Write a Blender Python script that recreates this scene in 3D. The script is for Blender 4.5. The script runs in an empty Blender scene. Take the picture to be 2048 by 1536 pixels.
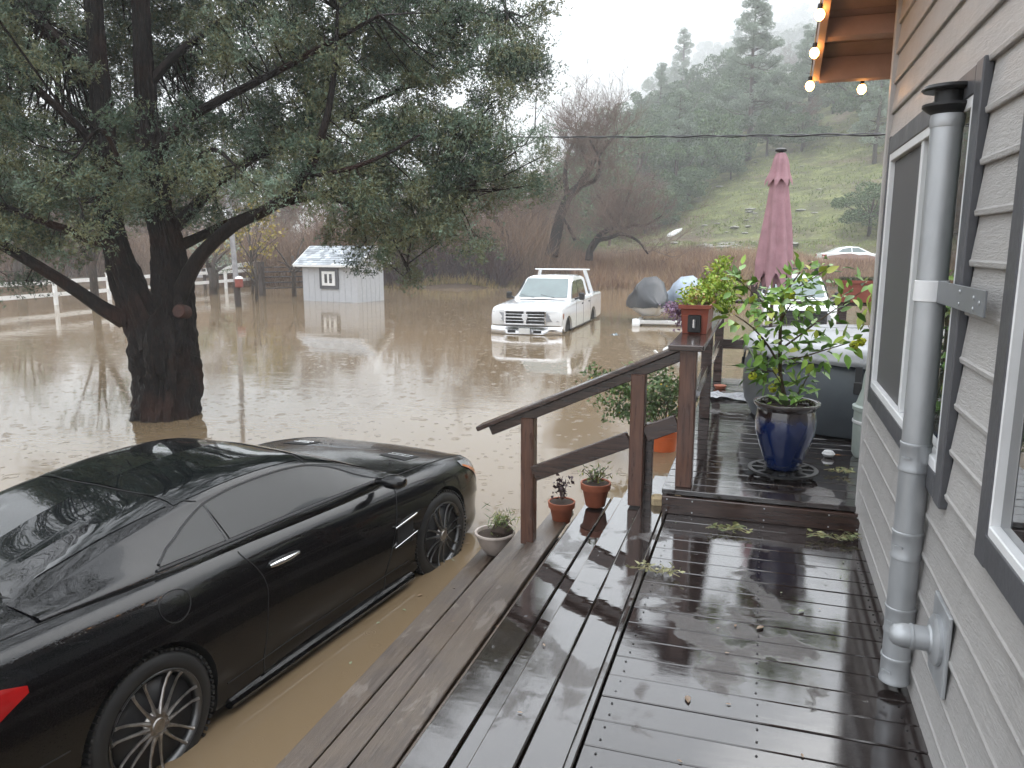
import bpy, math, random
import numpy as np
from math import sin, cos, tan, pi, radians, atan2, sqrt, atan
from mathutils import Vector, Matrix, noise

SC = bpy.context.scene
COL = SC.collection
rnd = random.Random(7)
nr = np.random.RandomState(7)

# ------------------------------------------------------------------ camera
ZC = 2.38                                   # camera height above the flood water (z = 0)
FPX = 1540.0
PITCH = atan(278 / 1540.0)
YAW = atan(506 / sqrt(1540.0 ** 2 + 278 ** 2))
cam_d = bpy.data.cameras.new('camera')
cam_d.sensor_width = 36.0
cam_d.lens = 36.0 * FPX / 2048.0
cam_d.clip_start = 0.05
cam_d.clip_end = 3000.0
cam = bpy.data.objects.new('camera', cam_d)
cam.location = (0, 0, ZC)
cam.rotation_euler = (pi / 2 - PITCH, 0, YAW)
COL.objects.link(cam)
SC.camera = cam

# ------------------------------------------------------------------ world: bright overcast sky
SUN_EL, SUN_AZ = radians(48), radians(200)
wd = bpy.data.worlds.new('World')
SC.world = wd
wd.use_nodes = True
nt = wd.node_tree
for n in list(nt.nodes):
    nt.nodes.remove(n)
def wn(t, **k):
    n = nt.nodes.new(t)
    for a, b in k.items():
        setattr(n, a, b)
    return n
wout = wn('ShaderNodeOutputWorld')
bgd = wn('ShaderNodeBackground')
sky = wn('ShaderNodeTexSky', sky_type='NISHITA', sun_disc=False, sun_elevation=SUN_EL, sun_rotation=SUN_AZ,
         air_density=1.0, dust_density=4.0, ozone_density=1.0)
hs = wn('ShaderNodeHueSaturation')
hs.inputs['Saturation'].default_value = 0.12
hs.inputs['Value'].default_value = 1.0
tc = wn('ShaderNodeTexCoord')
sep = wn('ShaderNodeSeparateXYZ')
mr = wn('ShaderNodeMapRange')                # overcast cloud sheet: zenith about 2.4 times the horizon
mr.inputs['From Min'].default_value = 0.0
mr.inputs['From Max'].default_value = 1.0
mr.inputs['To Min'].default_value = 13.0
mr.inputs['To Max'].default_value = 30.0
comb = wn('ShaderNodeMix', data_type='RGBA', blend_type='MULTIPLY')
comb.inputs[0].default_value = 1.0
comb.inputs[7].default_value = (0.90, 0.945, 1.0, 1)
cl = wn('ShaderNodeTexNoise')
cl.inputs['Scale'].default_value = 1.6
cl.inputs['Detail'].default_value = 4
clr = wn('ShaderNodeMapRange')
clr.inputs['To Min'].default_value = 0.78
clr.inputs['To Max'].default_value = 1.2
mul = wn('ShaderNodeMath', operation='MULTIPLY')
mx = wn('ShaderNodeMix', data_type='RGBA')
mx.inputs[0].default_value = 0.85
L = nt.links.new
L(sky.outputs[0], hs.inputs['Color'])
L(tc.outputs['Generated'], sep.inputs[0])
L(tc.outputs['Generated'], cl.inputs['Vector'])
L(sep.outputs['Z'], mr.inputs['Value'])
L(cl.outputs[0], clr.inputs['Value'])
L(mr.outputs[0], mul.inputs[0])
L(clr.outputs[0], mul.inputs[1])
L(mul.outputs[0], comb.inputs[6])
L(hs.outputs[0], mx.inputs[6])
L(comb.outputs[2], mx.inputs[7])
L(mx.outputs[2], bgd.inputs['Color'])
bgd.inputs['Strength'].default_value = 0.1
L(bgd.outputs[0], wout.inputs[0])

sun_d = bpy.data.lights.new('sun', 'SUN')
sun_d.energy = 0.6
sun_d.angle = radians(40)
sun_d.color = (1.0, 0.97, 0.93)
sun = bpy.data.objects.new('sun', sun_d)
sun.rotation_euler = (pi / 2 - SUN_EL, 0, radians(160))
COL.objects.link(sun)

SC.view_settings.view_transform = 'Standard'
SC.view_settings.look = 'None'
SC.view_settings.gamma = 1.0
SC.view_settings.use_curve_mapping = False
SC.view_settings.exposure = 0.55
SC.render.engine = 'CYCLES'
SC.cycles.use_denoising = True
SC.cycles.max_bounces = 8
SC.cycles.volume_bounces = 3
SC.cycles.transparent_max_bounces = 8
SC.cycles.caustics_reflective = False
SC.cycles.caustics_refractive = False

# ------------------------------------------------------------------ geometry helpers
FV = (-sin(YAW), cos(YAW))
RV = (cos(YAW), sin(YAW))
def at(px, py, w):
    """world point at forward distance w from the viewpoint, in the direction seen at (px, py) of the photograph"""
    u = (px - 1024) / FPX; v = (768 - py) / FPX
    k = cos(PITCH) + v * sin(PITCH)
    d = Vector((FV[0] * k + RV[0] * u, FV[1] * k + RV[1] * u, -sin(PITCH) + v * cos(PITCH)))
    return Vector((0, 0, ZC)) + d * w
def rw(x, y):
    return x * RV[0] + y * RV[1], x * FV[0] + y * FV[1]
def xy(r, w):
    return r * RV[0] + w * FV[0], r * RV[1] + w * FV[1]

WLOC = {}
def tag(o, label=None, cat=None, group=None, kind=None):
    if label: o['label'] = label
    if cat: o['category'] = cat
    if group: o['group'] = group
    if kind: o['kind'] = kind
    return o
def thing(name, label, cat, loc=(0, 0, 0), rz=0.0, group=None):
    o = bpy.data.objects.new(name, None)
    o.empty_display_size = 0.2
    COL.objects.link(o)
    o.location = loc
    o.rotation_euler = (0, 0, rz)
    WLOC[o.name] = Vector(loc)
    return tag(o, label, cat, group)
def link(name, me, parent=None, world=True, loc=None):
    """link mesh as an object; with world=True its vertices are in world space and get shifted to the parent's origin"""
    o = bpy.data.objects.new(name, me)
    COL.objects.link(o)
    if parent is not None:
        o.parent = parent
        base = WLOC.get(parent.name, Vector((0, 0, 0)))
        if world:
            me.transform(Matrix.Translation(-base))
        WLOC[o.name] = base
    if loc is not None:
        o.location = loc
    return o
class MB:
    def __init__(s):
        s.v = []; s.f = []; s.m = []
    def add(s, vs, fs, m=0):
        b = len(s.v)
        s.v.extend([tuple(p) for p in vs])
        s.f.extend([tuple(i + b for i in f) for f in fs])
        s.m.extend([m] * len(fs))
        return s
    def box(s, c, d, rz=0.0, m=0, M=None, ch=0.0):
        hx, hy, hz = d[0] / 2, d[1] / 2, d[2] / 2
        if ch > 0:
            ch = min(ch, hx * .9, hy * .9, hz * .9)
            vs = []
            for sx in (-1, 1):
                for sy in (-1, 1):
                    for sz in (-1, 1):
                        vs += [(sx * hx, sy * (hy - ch), sz * (hz - ch)), (sx * (hx - ch), sy * hy, sz * (hz - ch)),
                               (sx * (hx - ch), sy * (hy - ch), sz * hz)]
            def I(a, b, c_, k): return ((a * 2 + b) * 2 + c_) * 3 + k
            fs = []
            fs += [(I(0,0,0,0), I(0,0,1,0), I(0,1,1,0), I(0,1,0,0)), (I(1,0,0,0), I(1,1,0,0), I(1,1,1,0), I(1,0,1,0))]
            fs += [(I(0,0,0,1), I(1,0,0,1), I(1,0,1,1), I(0,0,1,1)), (I(0,1,0,1), I(0,1,1,1), I(1,1,1,1), I(1,1,0,1))]
            fs += [(I(0,0,0,2), I(0,1,0,2), I(1,1,0,2), I(1,0,0,2)), (I(0,0,1,2), I(1,0,1,2), I(1,1,1,2), I(0,1,1,2))]
            for a in (0, 1):
                for b in (0, 1):
                    fs.append((I(a,b,0,0), I(a,b,0,1), I(a,b,1,1), I(a,b,1,0)))
                    fs.append((I(0,a,b,1), I(0,a,b,2), I(1,a,b,2), I(1,a,b,1)))
                    fs.append((I(a,0,b,0), I(a,0,b,2), I(a,1,b,2), I(a,1,b,0)))
                    for c_ in (0, 1):
                        fs.append((I(a,b,c_,0), I(a,b,c_,1), I(a,b,c_,2)))
        else:
            vs = [(x, y, z) for x in (-hx, hx) for y in (-hy, hy) for z in (-hz, hz)]
            fs = [(0,1,3,2), (4,6,7,5), (0,4,5,1), (2,3,7,6), (0,2,6,4), (1,5,7,3)]
        if M is None:
            cr, sr = cos(rz), sin(rz)
            vs = [(c[0] + x * cr - y * sr, c[1] + x * sr + y * cr, c[2] + z) for x, y, z in vs]
        else:
            vs = [Vector(c) + M @ Vector(p) for p in vs]
        return s.add(vs, fs, m)
    def beam(s, a, b, w, h, m=0, up=(0, 0, 1), ch=0.0):
        a = Vector(a); b = Vector(b); d = b - a; l = d.length; d.normalize()
        sd = d.cross(Vector(up)); sd.normalize(); u = sd.cross(d)
        M = Matrix((d, sd, u)).transposed()
        return s.box((a + b) / 2, (l, w, h), m=m, M=M, ch=ch)
    def tube(s, pts, rad, n=8, m=0, cap=True, closed=False):
        pts = [Vector(p) for p in pts]
        if not hasattr(rad, '__len__'): rad = [rad] * len(pts)
        N = len(pts); base = len(s.v); up = None; vs = []
        for i, p in enumerate(pts):
            if closed: d = pts[(i + 1) % N] - pts[i - 1]
            else: d = pts[min(i + 1, N - 1)] - pts[max(i - 1, 0)]
            if d.length < 1e-9: d = Vector((0, 0, 1))
            d.normalize()
            if up is None:
                up = Vector((0, 0, 1)) if abs(d.z) < .9 else Vector((1, 0, 0))
            sd = d.cross(up)
            if sd.length < 1e-6: sd = d.cross(Vector((0, 1, 0)))
            sd.normalize(); up = sd.cross(d); up.normalize()
            for k in range(n):
                a = 2 * pi * k / n
                vs.append(p + (sd * cos(a) + up * sin(a)) * rad[i])
        fs = []
        for i in range(N if closed else N - 1):
            j = (i + 1) % N
            for k in range(n):
                k2 = (k + 1) % n
                fs.append((i * n + k, i * n + k2, j * n + k2, j * n + k))
        if cap and not closed:
            fs.append(tuple(range(n - 1, -1, -1)))
            fs.append(tuple((N - 1) * n + k for k in range(n)))
        return s.add(vs, fs, m)
    def lathe(s, prof, n=24, c=(0, 0, 0), m=0, M=None, close=True):
        vs = []; fs = []
        for r, z in prof:
            for k in range(n):
                a = 2 * pi * k / n
                vs.append((r * cos(a), r * sin(a), z))
        for i in range(len(prof) - 1):
            for k in range(n):
                k2 = (k + 1) % n
                fs.append((i * n + k, i * n + k2, (i + 1) * n + k2, (i + 1) * n + k))
        if close:
            if prof[0][0] > 1e-6: fs.append(tuple(range(n - 1, -1, -1)))
            if prof[-1][0] > 1e-6: fs.append(tuple((len(prof) - 1) * n + k for k in range(n)))
        C = Vector(c)
        vs = [C + ((M @ Vector(p)) if M is not None else Vector(p)) for p in vs]
        return s.add(vs, fs, m)
    def grid(s, P, m=0, flip=False):
        a = len(P); b = len(P[0])
        fs = []
        for i in range(a - 1):
            for j in range(b - 1):
                q = (i * b + j, i * b + j + 1, (i + 1) * b + j + 1, (i + 1) * b + j)
                fs.append(q[::-1] if flip else q)
        return s.add([p for r in P for p in r], fs, m)
    def prism(s, poly, a, b, m=0):
        """poly: list of (u, v) -> world through fn a(u,v), b(u,v)"""
        n = len(poly)
        vs = [a(u, v) for u, v in poly] + [b(u, v) for u, v in poly]
        fs = [tuple(range(n - 1, -1, -1)), tuple(range(n, 2 * n))]
        for i in range(n):
            j = (i + 1) % n
            fs.append((i, j, n + j, n + i))
        return s.add(vs, fs, m)
    def mesh(s, name, mats, smooth=False, angle=None):
        me = bpy.data.meshes.new(name)
        me.from_pydata([tuple(v) for v in s.v], [], s.f)
        if not isinstance(mats, (list, tuple)): mats = [mats]
        for x in mats: me.materials.append(x)
        if len(mats) > 1: me.polygons.foreach_set('material_index', s.m)
        if smooth:
            me.polygons.foreach_set('use_smooth', [True] * len(me.polygons))
            if angle is not None:
                try: me.set_sharp_from_angle(angle=radians(angle))
                except Exception: pass
        me.update()
        return me
    def build(s, name, mats, parent=None, smooth=False, world=True, angle=40, loc=None):
        return link(name, s.mesh(name, mats, smooth, angle), parent, world, loc)
def npmesh(name, V, T, mt, smooth=False):
    """numpy triangles to a mesh"""
    V = np.asarray(V, dtype=np.float32).reshape(-1, 3); T = np.asarray(T, dtype=np.int32).reshape(-1, 3)
    me = bpy.data.meshes.new(name)
    me.vertices.add(len(V)); me.vertices.foreach_set('co', V.ravel())
    me.loops.add(T.size); me.loops.foreach_set('vertex_index', T.ravel())
    me.polygons.add(len(T))
    me.polygons.foreach_set('loop_start', np.arange(0, T.size, 3, dtype=np.int32))
    me.polygons.foreach_set('loop_total', np.full(len(T), 3, dtype=np.int32))
    if smooth: me.polygons.foreach_set('use_smooth', np.ones(len(T), dtype=bool))
    me.materials.append(mt)
    me.update(calc_edges=True)
    return me
def copy_tree(o, parent=None):
    c = o.copy(); COL.objects.link(c)
    if parent is not None: c.parent = parent
    for ch in list(o.children): copy_tree(ch, c)
    return c

# ------------------------------------------------------------------ materials
class NT:
    def __init__(s, name):
        s.mat = bpy.data.materials.new(name); s.mat.use_nodes = True
        s.t = s.mat.node_tree; s.b = s.t.nodes['Principled BSDF']; s.out = s.t.nodes['Material Output']
    def n(s, typ, ins=None, **k):
        n = s.t.nodes.new(typ)
        for a, b in k.items(): setattr(n, a, b)
        if ins:
            for a, b in ins.items():
                if isinstance(b, bpy.types.NodeSocket): s.t.links.new(b, n.inputs[a])
                else: n.inputs[a].default_value = b
        return n
    def l(s, a, b): s.t.links.new(a, b)
    def set(s, **k):
        for a, b in k.items():
            a = {'Base': 'Base Color', 'Coat': 'Coat Weight', 'CoatR': 'Coat Roughness', 'Spec': 'Specular IOR Level', 'SSS': 'Subsurface Weight'}.get(a, a)
            if isinstance(b, bpy.types.NodeSocket): s.l(b, s.b.inputs[a])
            else:
                if isinstance(b, tuple) and len(b) == 3: b = (*b, 1)
                s.b.inputs[a].default_value = b
        return s
    def noise(s, scale=5, detail=4, vec=None, rough=.5, dist=0.0, w=None):
        n = s.n('ShaderNodeTexNoise', {'Scale': scale, 'Detail': detail, 'Roughness': rough, 'Distortion': dist})
        if w is not None:
            n.noise_dimensions = '4D'; s.l(w, n.inputs['W'])
        if vec is not None: s.l(vec, n.inputs['Vector'])
        return n.outputs[0]
    def ramp(s, fac, stops, interp='LINEAR'):
        n = s.n('ShaderNodeValToRGB'); n.color_ramp.interpolation = interp
        e = n.color_ramp.elements
        while len(e) > 1: e.remove(e[-1])
        e[0].position = stops[0][0]; e[0].color = _c4(stops[0][1])
        for p, c in stops[1:]:
            x = e.new(p); x.color = _c4(c)
        s.l(fac, n.inputs[0])
        return n.outputs[0]
    def mix(s, f, a, b, bt='MIX'):
        n = s.n('ShaderNodeMix', data_type='RGBA', blend_type=bt)
        for i, v in ((0, f), (6, a), (7, b)):
            if isinstance(v, bpy.types.NodeSocket): s.l(v, n.inputs[i])
            else: n.inputs[i].default_value = v if i == 0 else _c4(v)
        return n.outputs[2]
    def math(s, op, a, b=None, c=None, clamp=False):
        n = s.n('ShaderNodeMath', operation=op); n.use_clamp = clamp
        for i, v in enumerate((a, b, c)):
            if v is None: continue
            if isinstance(v, bpy.types.NodeSocket): s.l(v, n.inputs[i])
            else: n.inputs[i].default_value = v
        return n.outputs[0]
    def mr(s, v, a, b, c, d, smooth=False):
        n = s.n('ShaderNodeMapRange', {'Value': v, 'From Min': a, 'From Max': b, 'To Min': c, 'To Max': d})
        if smooth: n.interpolation_type = 'SMOOTHSTEP'
        return n.outputs[0]
    def coord(s, kind='Object', scale=(1, 1, 1), loc=(0, 0, 0), rot=(0, 0, 0)):
        if kind == 'World': o = s.n('ShaderNodeNewGeometry').outputs['Position']
        else: o = s.n('ShaderNodeTexCoord').outputs[kind]
        m = s.n('ShaderNodeMapping', {'Vector': o, 'Scale': scale, 'Location': loc, 'Rotation': rot})
        return m.outputs[0]
    def rand(s): return s.n('ShaderNodeObjectInfo').outputs['Random']
    def island(s): return s.n('ShaderNodeNewGeometry').outputs['Random Per Island']
    def bump(s, h, strength=.3, dist=.01, normal=None):
        n = s.n('ShaderNodeBump', {'Height': h, 'Strength': strength, 'Distance': dist})
        if normal is not None: s.l(normal, n.inputs['Normal'])
        s.l(n.outputs[0], s.b.inputs['Normal'])
        return n.outputs[0]
def _c4(c):
    if hasattr(c, '__len__'): return (*c, 1) if len(c) == 3 else tuple(c)
    return (c, c, c, 1)
def simple(name, col, rough=.5, metal=0.0, var=.12, nscale=8, bump=0.0, bscale=60, **k):
    m = NT(name)
    c = m.coord('Object')
    nz = m.noise(nscale, 5, c, .6)
    lo = tuple(x * (1 - var) for x in col); hi = tuple(min(1, x * (1 + var)) for x in col)
    m.set(Base=m.ramp(nz, [(.3, lo), (.7, hi)]), Roughness=m.mr(nz, .3, .7, max(0, rough - .06), min(1, rough + .08)), Metallic=metal)
    if bump > 0: m.bump(m.noise(bscale, 4, c, .6), bump, .004)
    m.set(**k)
    return m.mat
M = {}
def wet_wood(name, dark, light, axis='X', puddle=.5, muddy=False):
    """rain-soaked boards: grain along the board, film of standing water where the noise says so"""
    m = NT(name)
    w = m.math('MULTIPLY', m.rand(), 37.0)
    sc = (1.1, 16, 16)
    c = m.coord('Object', sc)
    g = m.noise(3.2, 8, c, .62, .7, w)
    fine = m.noise(9, 6, m.coord('Object', (.8, 60, 60)), .6, .3, w)
    col = m.ramp(g, [(.25, tuple(x * .45 for x in dark)), (.48, dark), (.72, light)])
    tint = m.mix(m.mr(m.rand(), 0, 1, .25, .75), tuple(x * .7 for x in dark), light)
    col = m.mix(.35, col, tint)
    pc = m.coord('World', (1.0, 1.0, 1.0))
    p1 = m.noise(1.7, 3, pc, .5, .4)
    p2 = m.noise(7, 4, pc, .6, .6)
    pm = m.math('ADD', p1, m.math('MULTIPLY', m.math('SUBTRACT', p2, .5), .35))
    mask = m.mr(pm, puddle - .035, puddle + .035, 0, 1, True)
    if muddy:
        mud = m.mr(m.noise(3.0, 6, pc, .65, .5), .42, .62, 0, 1, True)
        col = m.mix(m.math('MULTIPLY', mud, .6), col, (.105, .075, .05))
        pale = m.mr(m.noise(4.5, 7, m.coord('World', (1.6, .7, 1)), .7, .8), .56, .63, 0, 1, True)
        col = m.mix(m.math('MULTIPLY', pale, .35), col, (.24, .205, .18))
    col = m.mix(m.math('MULTIPLY', mask, .45), col, tuple(x * .55 for x in dark))
    hgt = m.math('ADD', m.math('MULTIPLY', g, .6), m.math('MULTIPLY', fine, .5))
    bs = m.mr(mask, 0, 1, .5 if not muddy else .65, .03)
    bn = m.n('ShaderNodeBump', {'Height': hgt, 'Distance': .006, 'Strength': bs})
    drops = m.n('ShaderNodeTexVoronoi', {'Vector': pc, 'Scale': 16.0, 'Randomness': 1.0}, feature='F1')
    dr = m.mr(drops.outputs['Distance'], .0, .22, 1, 0, True)
    ring = m.math('MULTIPLY', m.math('SINE', m.math('MULTIPLY', drops.outputs['Distance'], 60.0)), dr)
    sel = m.math('GREATER_THAN', m.n('ShaderNodeSeparateColor', {'Color': drops.outputs['Color']}).outputs[0], .72)
    ring = m.math('MULTIPLY', m.math('MULTIPLY', ring, sel), mask)
    b2 = m.n('ShaderNodeBump', {'Height': ring, 'Distance': .003, 'Strength': .12, 'Normal': bn.outputs[0]})
    rip = m.noise(5, 2, m.coord('World', (1.0, 3.0, 1.0)), .5)
    b3 = m.n('ShaderNodeBump', {'Height': rip, 'Distance': .01, 'Strength': .04, 'Normal': b2.outputs[0]})
    m.l(b3.outputs[0], m.b.inputs['Normal']); 
    m.set(Base=col, Roughness=m.mr(mask, 0, 1, .2 if not muddy else .34, .03), Coat=m.mr(mask, 0, 1, .55 if not muddy else .35, 1.0), CoatR=m.mr(mask, 0, 1, .14, .015))
    m.set(**{'IOR': 1.45, 'Coat IOR': 1.6 if 'deck' in name else 1.75})
    m.l(b3.outputs[0], m.b.inputs['Coat Normal'])
    return m.mat
M['deck'] = wet_wood('wet_deck_wood', (.024, .018, .017), (.058, .044, .042), puddle=.405)
M['tread'] = wet_wood('wet_tread_wood', (.025, .018, .016), (.060, .045, .040), puddle=.41)
M['mudtread'] = wet_wood('muddy_tread_wood', (.05, .034, .025), (.135, .10, .075), puddle=.72, muddy=True)
def rail_wood():
    m = NT('stained_rail_wood')
    c = m.coord('Object', (14, 14, 1.3))
    w = m.math('MULTIPLY', m.rand(), 19.0)
    g = m.noise(3, 8, c, .6, .8, w)
    m.set(Base=m.ramp(g, [(.25, (.03, .013, .009)), (.5, (.095, .04, .024)), (.75, (.17, .08, .05))]), Roughness=m.mr(g, .3, .7, .22, .45), Coat=.35, CoatR=.12)
    m.bump(g, .35, .003)
    return m.mat
M['rail'] = rail_wood()
def dark_rail():
    m = NT('wet_dark_rail_wood')
    c = m.coord('Object', (1.3, 14, 14))
    g = m.noise(3, 8, c, .6, .8)
    m.set(Base=m.ramp(g, [(.25, (.015, .009, .008)), (.55, (.045, .024, .018)), (.8, (.09, .05, .038))]), Roughness=.25, Coat=.5, CoatR=.1)
    m.bump(g, .3, .003)
    return m.mat
M['raild'] = dark_rail()
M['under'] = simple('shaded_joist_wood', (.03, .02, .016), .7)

def siding():
    m = NT('grey_painted_siding')
    w = m.math('MULTIPLY', m.rand(), 23.0)
    g = m.noise(4, 9, m.coord('Object', (20, 3.2, 20)), .65, 1.6, w)      # embossed cedar grain, runs along Y
    f = m.noise(40, 4, m.coord('Object', (4, 1.5, 4)), .6, .3, w)
    base = m.mix(m.mr(m.rand(), 0, 1, 0, 1), (.395, .382, .370), (.455, .442, .430))
    stain = m.noise(1.3, 5, m.coord('World', (1, 1, .4)), .6)
    base = m.mix(m.mr(stain, .4, .75, 0, .35), base, (.27, .26, .255))
    drip = m.noise(7, 6, m.coord('World', (1, 1.6, .12)), .7)
    base = m.mix(m.mr(drip, .55, .75, 0, .4), base, (.24, .23, .225))
    h = m.math('ADD', m.mr(g, .42, .6, 0, 1), m.math('MULTIPLY', f, .25))
    m.set(Base=base, Roughness=m.mr(stain, .3, .7, .38, .55), Coat=.08, CoatR=.3)
    m.bump(h, .55, .0045)
    return m.mat
M['siding'] = siding()
M['trim_dark'] = simple('charcoal_trim_paint', (.075, .077, .085), .42, bump=.3, bscale=40)
M['trim_light'] = simple('light_grey_trim_paint', (.42, .41, .40), .45, bump=.25, bscale=50)
M['vinyl'] = simple('white_vinyl', (.72, .73, .74), .35, var=.05)
def glass_mat(name, col, rough=.02):
    m = NT(name)
    n = m.noise(3, 3, m.coord('Object'), .5)
    m.set(Base=m.mix(m.mr(n, .3, .7, 0, 1), col, tuple(x * 1.25 for x in col)), Roughness=rough, Coat=1.0, CoatR=.01, IOR=1.5)
    return m.mat
M['glass'] = glass_mat('window_glass', (.05, .065, .055))
M['glass_dark'] = glass_mat('dark_window_glass', (.012, .013, .014))
def screen():
    m = NT('insect_screen')
    c = m.coord('Object', (1, 400, 400))
    w = m.n('ShaderNodeTexChecker', {'Vector': c, 'Scale': 1.0}).outputs[1]
    m.set(Base=m.mix(w, (.07, .07, .072), (.10, .10, .102)), Roughness=.6)
    return m.mat
M['screen'] = screen()
def galv():
    m = NT('galvanised_steel')
    c = m.coord('Object')
    v = m.n('ShaderNodeTexVoronoi', {'Vector': c, 'Scale': 40.0}, feature='F1')
    n = m.noise(6, 6, m.coord('Object', (1, 1, .3)), .6)
    col = m.mix(m.mr(n, .3, .7, 0, 1), (.33, .345, .36), (.50, .515, .53))
    m.set(Base=col, Metallic=.55, Roughness=m.math('ADD', m.mr(n, .3, .7, .36, .5), m.math('MULTIPLY', v.outputs['Distance'], .08)))
    m.bump(m.noise(25, 3, c), .06, .003)
    return m.mat
M['galv'] = galv()
M['black_metal'] = simple('blackened_metal', (.02, .02, .021), .4, .3)
M['soffit'] = simple('stained_soffit_wood', (.34, .215, .165), .6, var=.2, nscale=5, bump=.25)
M['roofing'] = simple('dark_roofing', (.05, .045, .045), .8)
M['white_paint'] = simple('white_paint', (.74, .74, .73), .35, var=.05)
M['terracotta'] = simple('terracotta', (.33, .10, .05), .6, var=.22, nscale=10, bump=.2)
M['orange_plastic'] = simple('orange_plastic', (.62, .13, .035), .35, var=.08)
M['planter'] = simple('rust_plastic', (.27, .075, .05), .45, var=.12)
M['soil'] = simple('potting_soil', (.035, .022, .015), .9, var=.5, nscale=40, bump=.9, bscale=50)
M['cream'] = simple('cream_glazed_clay', (.42, .36, .32), .4, var=.12, nscale=12)
M['rubber'] = simple('tyre_rubber', (.018, .018, .018), .55, var=.2, nscale=30)
M['chrome'] = simple('chrome', (.75, .75, .76), .12, 1.0, var=.05)
M['alloy'] = simple('dark_alloy', (.12, .12, .12), .3, .9, var=.15)
M['alloy_br'] = simple('worn_alloy', (.34, .32, .30), .35, .9, var=.3, nscale=25)
M['darkplastic'] = simple('dark_plastic', (.02, .02, .022), .4)
M['black'] = simple('black_void', (.008, .008, .008), .7)
def carpaint():
    m = NT('black_car_paint')
    c = m.coord('Object')
    v = m.n('ShaderNodeTexVoronoi', {'Vector': c, 'Scale': 70.0, 'Randomness': 1.0}, feature='F1')
    sel = m.math('GREATER_THAN', m.n('ShaderNodeSeparateColor', {'Color': v.outputs['Color']}).outputs[0], .45)
    big = m.mr(m.noise(2.2, 3, c), .4, .6, .25, 1)
    d = m.math('MULTIPLY', m.math('MULTIPLY', m.mr(v.outputs['Distance'], .08, .34, 1, 0, True), sel), big)
    n2 = m.mr(m.noise(160, 2, c), .52, .7, 0, .35)
    h = m.math('ADD', d, n2)
    m.set(Base=m.mix(d, (.002, .0021, .0028), (.006, .0065, .008)), Roughness=.6, Coat=1.0, CoatR=.012, IOR=1.45, Spec=0.0)
    m.set(**{'Coat IOR': 1.48})
    b = m.n('ShaderNodeBump', {'Height': h, 'Distance': .002, 'Strength': .28})
    m.l(b.outputs[0], m.b.inputs['Coat Normal'])
    return m.mat
M['carpaint'] = carpaint()
def carglass():
    m = NT('tinted_car_glass')
    c = m.coord('Object')
    n = m.noise(160, 2, c)
    m.set(Base=(.004, .0055, .006), Roughness=.2, Coat=1.0, CoatR=.008, IOR=1.3, Spec=.05)
    m.set(**{'Coat IOR': 1.42})
    b = m.n('ShaderNodeBump', {'Height': m.mr(n, .58, .72, 0, 1), 'Distance': .0005, 'Strength': .01})
    m.l(b.outputs[0], m.b.inputs['Coat Normal'])
    return m.mat
M['carglass'] = carglass()
def emis(name, col, st, base=(.8, .8, .8)):
    m = NT(name); m.set(Base=base, Roughness=.3)
    m.b.inputs['Emission Color'].default_value = (*col, 1); m.b.inputs['Emission Strength'].default_value = st
    return m.mat
M['bulb'] = emis('glowing_bulb', (1.0, .45, .12), 22.0)
M['red_lens'] = simple('red_lens', (.42, .01, .01), .12, var=.2, Coat=1.0)
M['clear_lens'] = simple('clear_lens', (.30, .31, .33), .12, var=.2, Coat=1.0)
M['amber_lens'] = simple('amber_lens', (.6, .16, .04), .15, Coat=1.0)
M['truckwhite'] = simple('white_truck_paint', (.78, .79, .80), .2, var=.02, Coat=1.0)
M['truckglass'] = glass_mat('truck_window_glass', (.10, .14, .14))
M['fabric'] = simple('rose_canvas', (.37, .21, .235), .85, var=.14, nscale=9, bump=.3, bscale=120)
M['tub'] = simple('grey_vinyl', (.085, .10, .115), .42, var=.15, nscale=4)
M['tubtop'] = simple('pale_grey_vinyl', (.36, .37, .39), .3, var=.12, nscale=5, bump=.4, bscale=8)
M['pumpgreen'] = simple('pale_green_plastic', (.40, .46, .43), .4, var=.08)

def bark(name, a, b, c3, sc=(9, 9, 1.6)):
    m = NT(name)
    g = m.noise(3.2, 9, m.coord('Object', sc), .68, 1.0)
    r = m.noise(1.4, 3, m.coord('Object'), .5)
    col = m.ramp(g, [(.3, a), (.52, b), (.75, c3)])
    col = m.mix(m.mr(r, .5, .72, 0, .6), col, (c3[0] * 1.1, c3[1] * .75, c3[2] * .6))
    m.set(Base=col, Roughness=.6, Spec=.18)
    m.bump(g, 1.0, .03)
    return m.mat
M['bark'] = bark('wet_juniper_bark', (.003, .0025, .0025), (.012, .009, .008), (.048, .028, .021))
M['bark2'] = bark('grey_bark', (.02, .017, .015), (.06, .05, .043), (.12, .10, .085))
M['twig'] = simple('brown_twigs', (.135, .092, .07), .8, var=.35, nscale=1.2)
def leafmat(name, cols, rough=.55, trans=0.0, nscale=.7, coat=0.0, tuft=False):
    m = NT(name)
    r = m.island()
    if tuft: r = m.math('ADD', m.math('MULTIPLY', r, .32), m.math('MULTIPLY', m.n('ShaderNodeAttribute', attribute_name='tuft').outputs['Fac'], .68))
    n = m.noise(nscale, 3, m.coord('World'), .5)
    f = m.math('ADD', m.math('MULTIPLY', r, .55), m.math('MULTIPLY', m.mr(n, .3, .7, 0, 1), .45))
    k = len(cols)
    col = m.ramp(f, [(.08 + .84 * i / (k - 1), c) for i, c in enumerate(cols)])
    m.set(Base=col, Roughness=rough, Coat=coat, CoatR=.15)
    return m.mat
M['juniper'] = leafmat('juniper_foliage', [(.012, .026, .014), (.036, .066, .038), (.088, .142, .092), (.155, .15, .06), (.15, .22, .155), (.25, .34, .245)], nscale=1.7, tuft=True)
M['lemonleaf'] = leafmat('lemon_leaves', [(.03, .075, .014), (.065, .14, .022), (.11, .20, .035)], .35, nscale=6, coat=.3)
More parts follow.
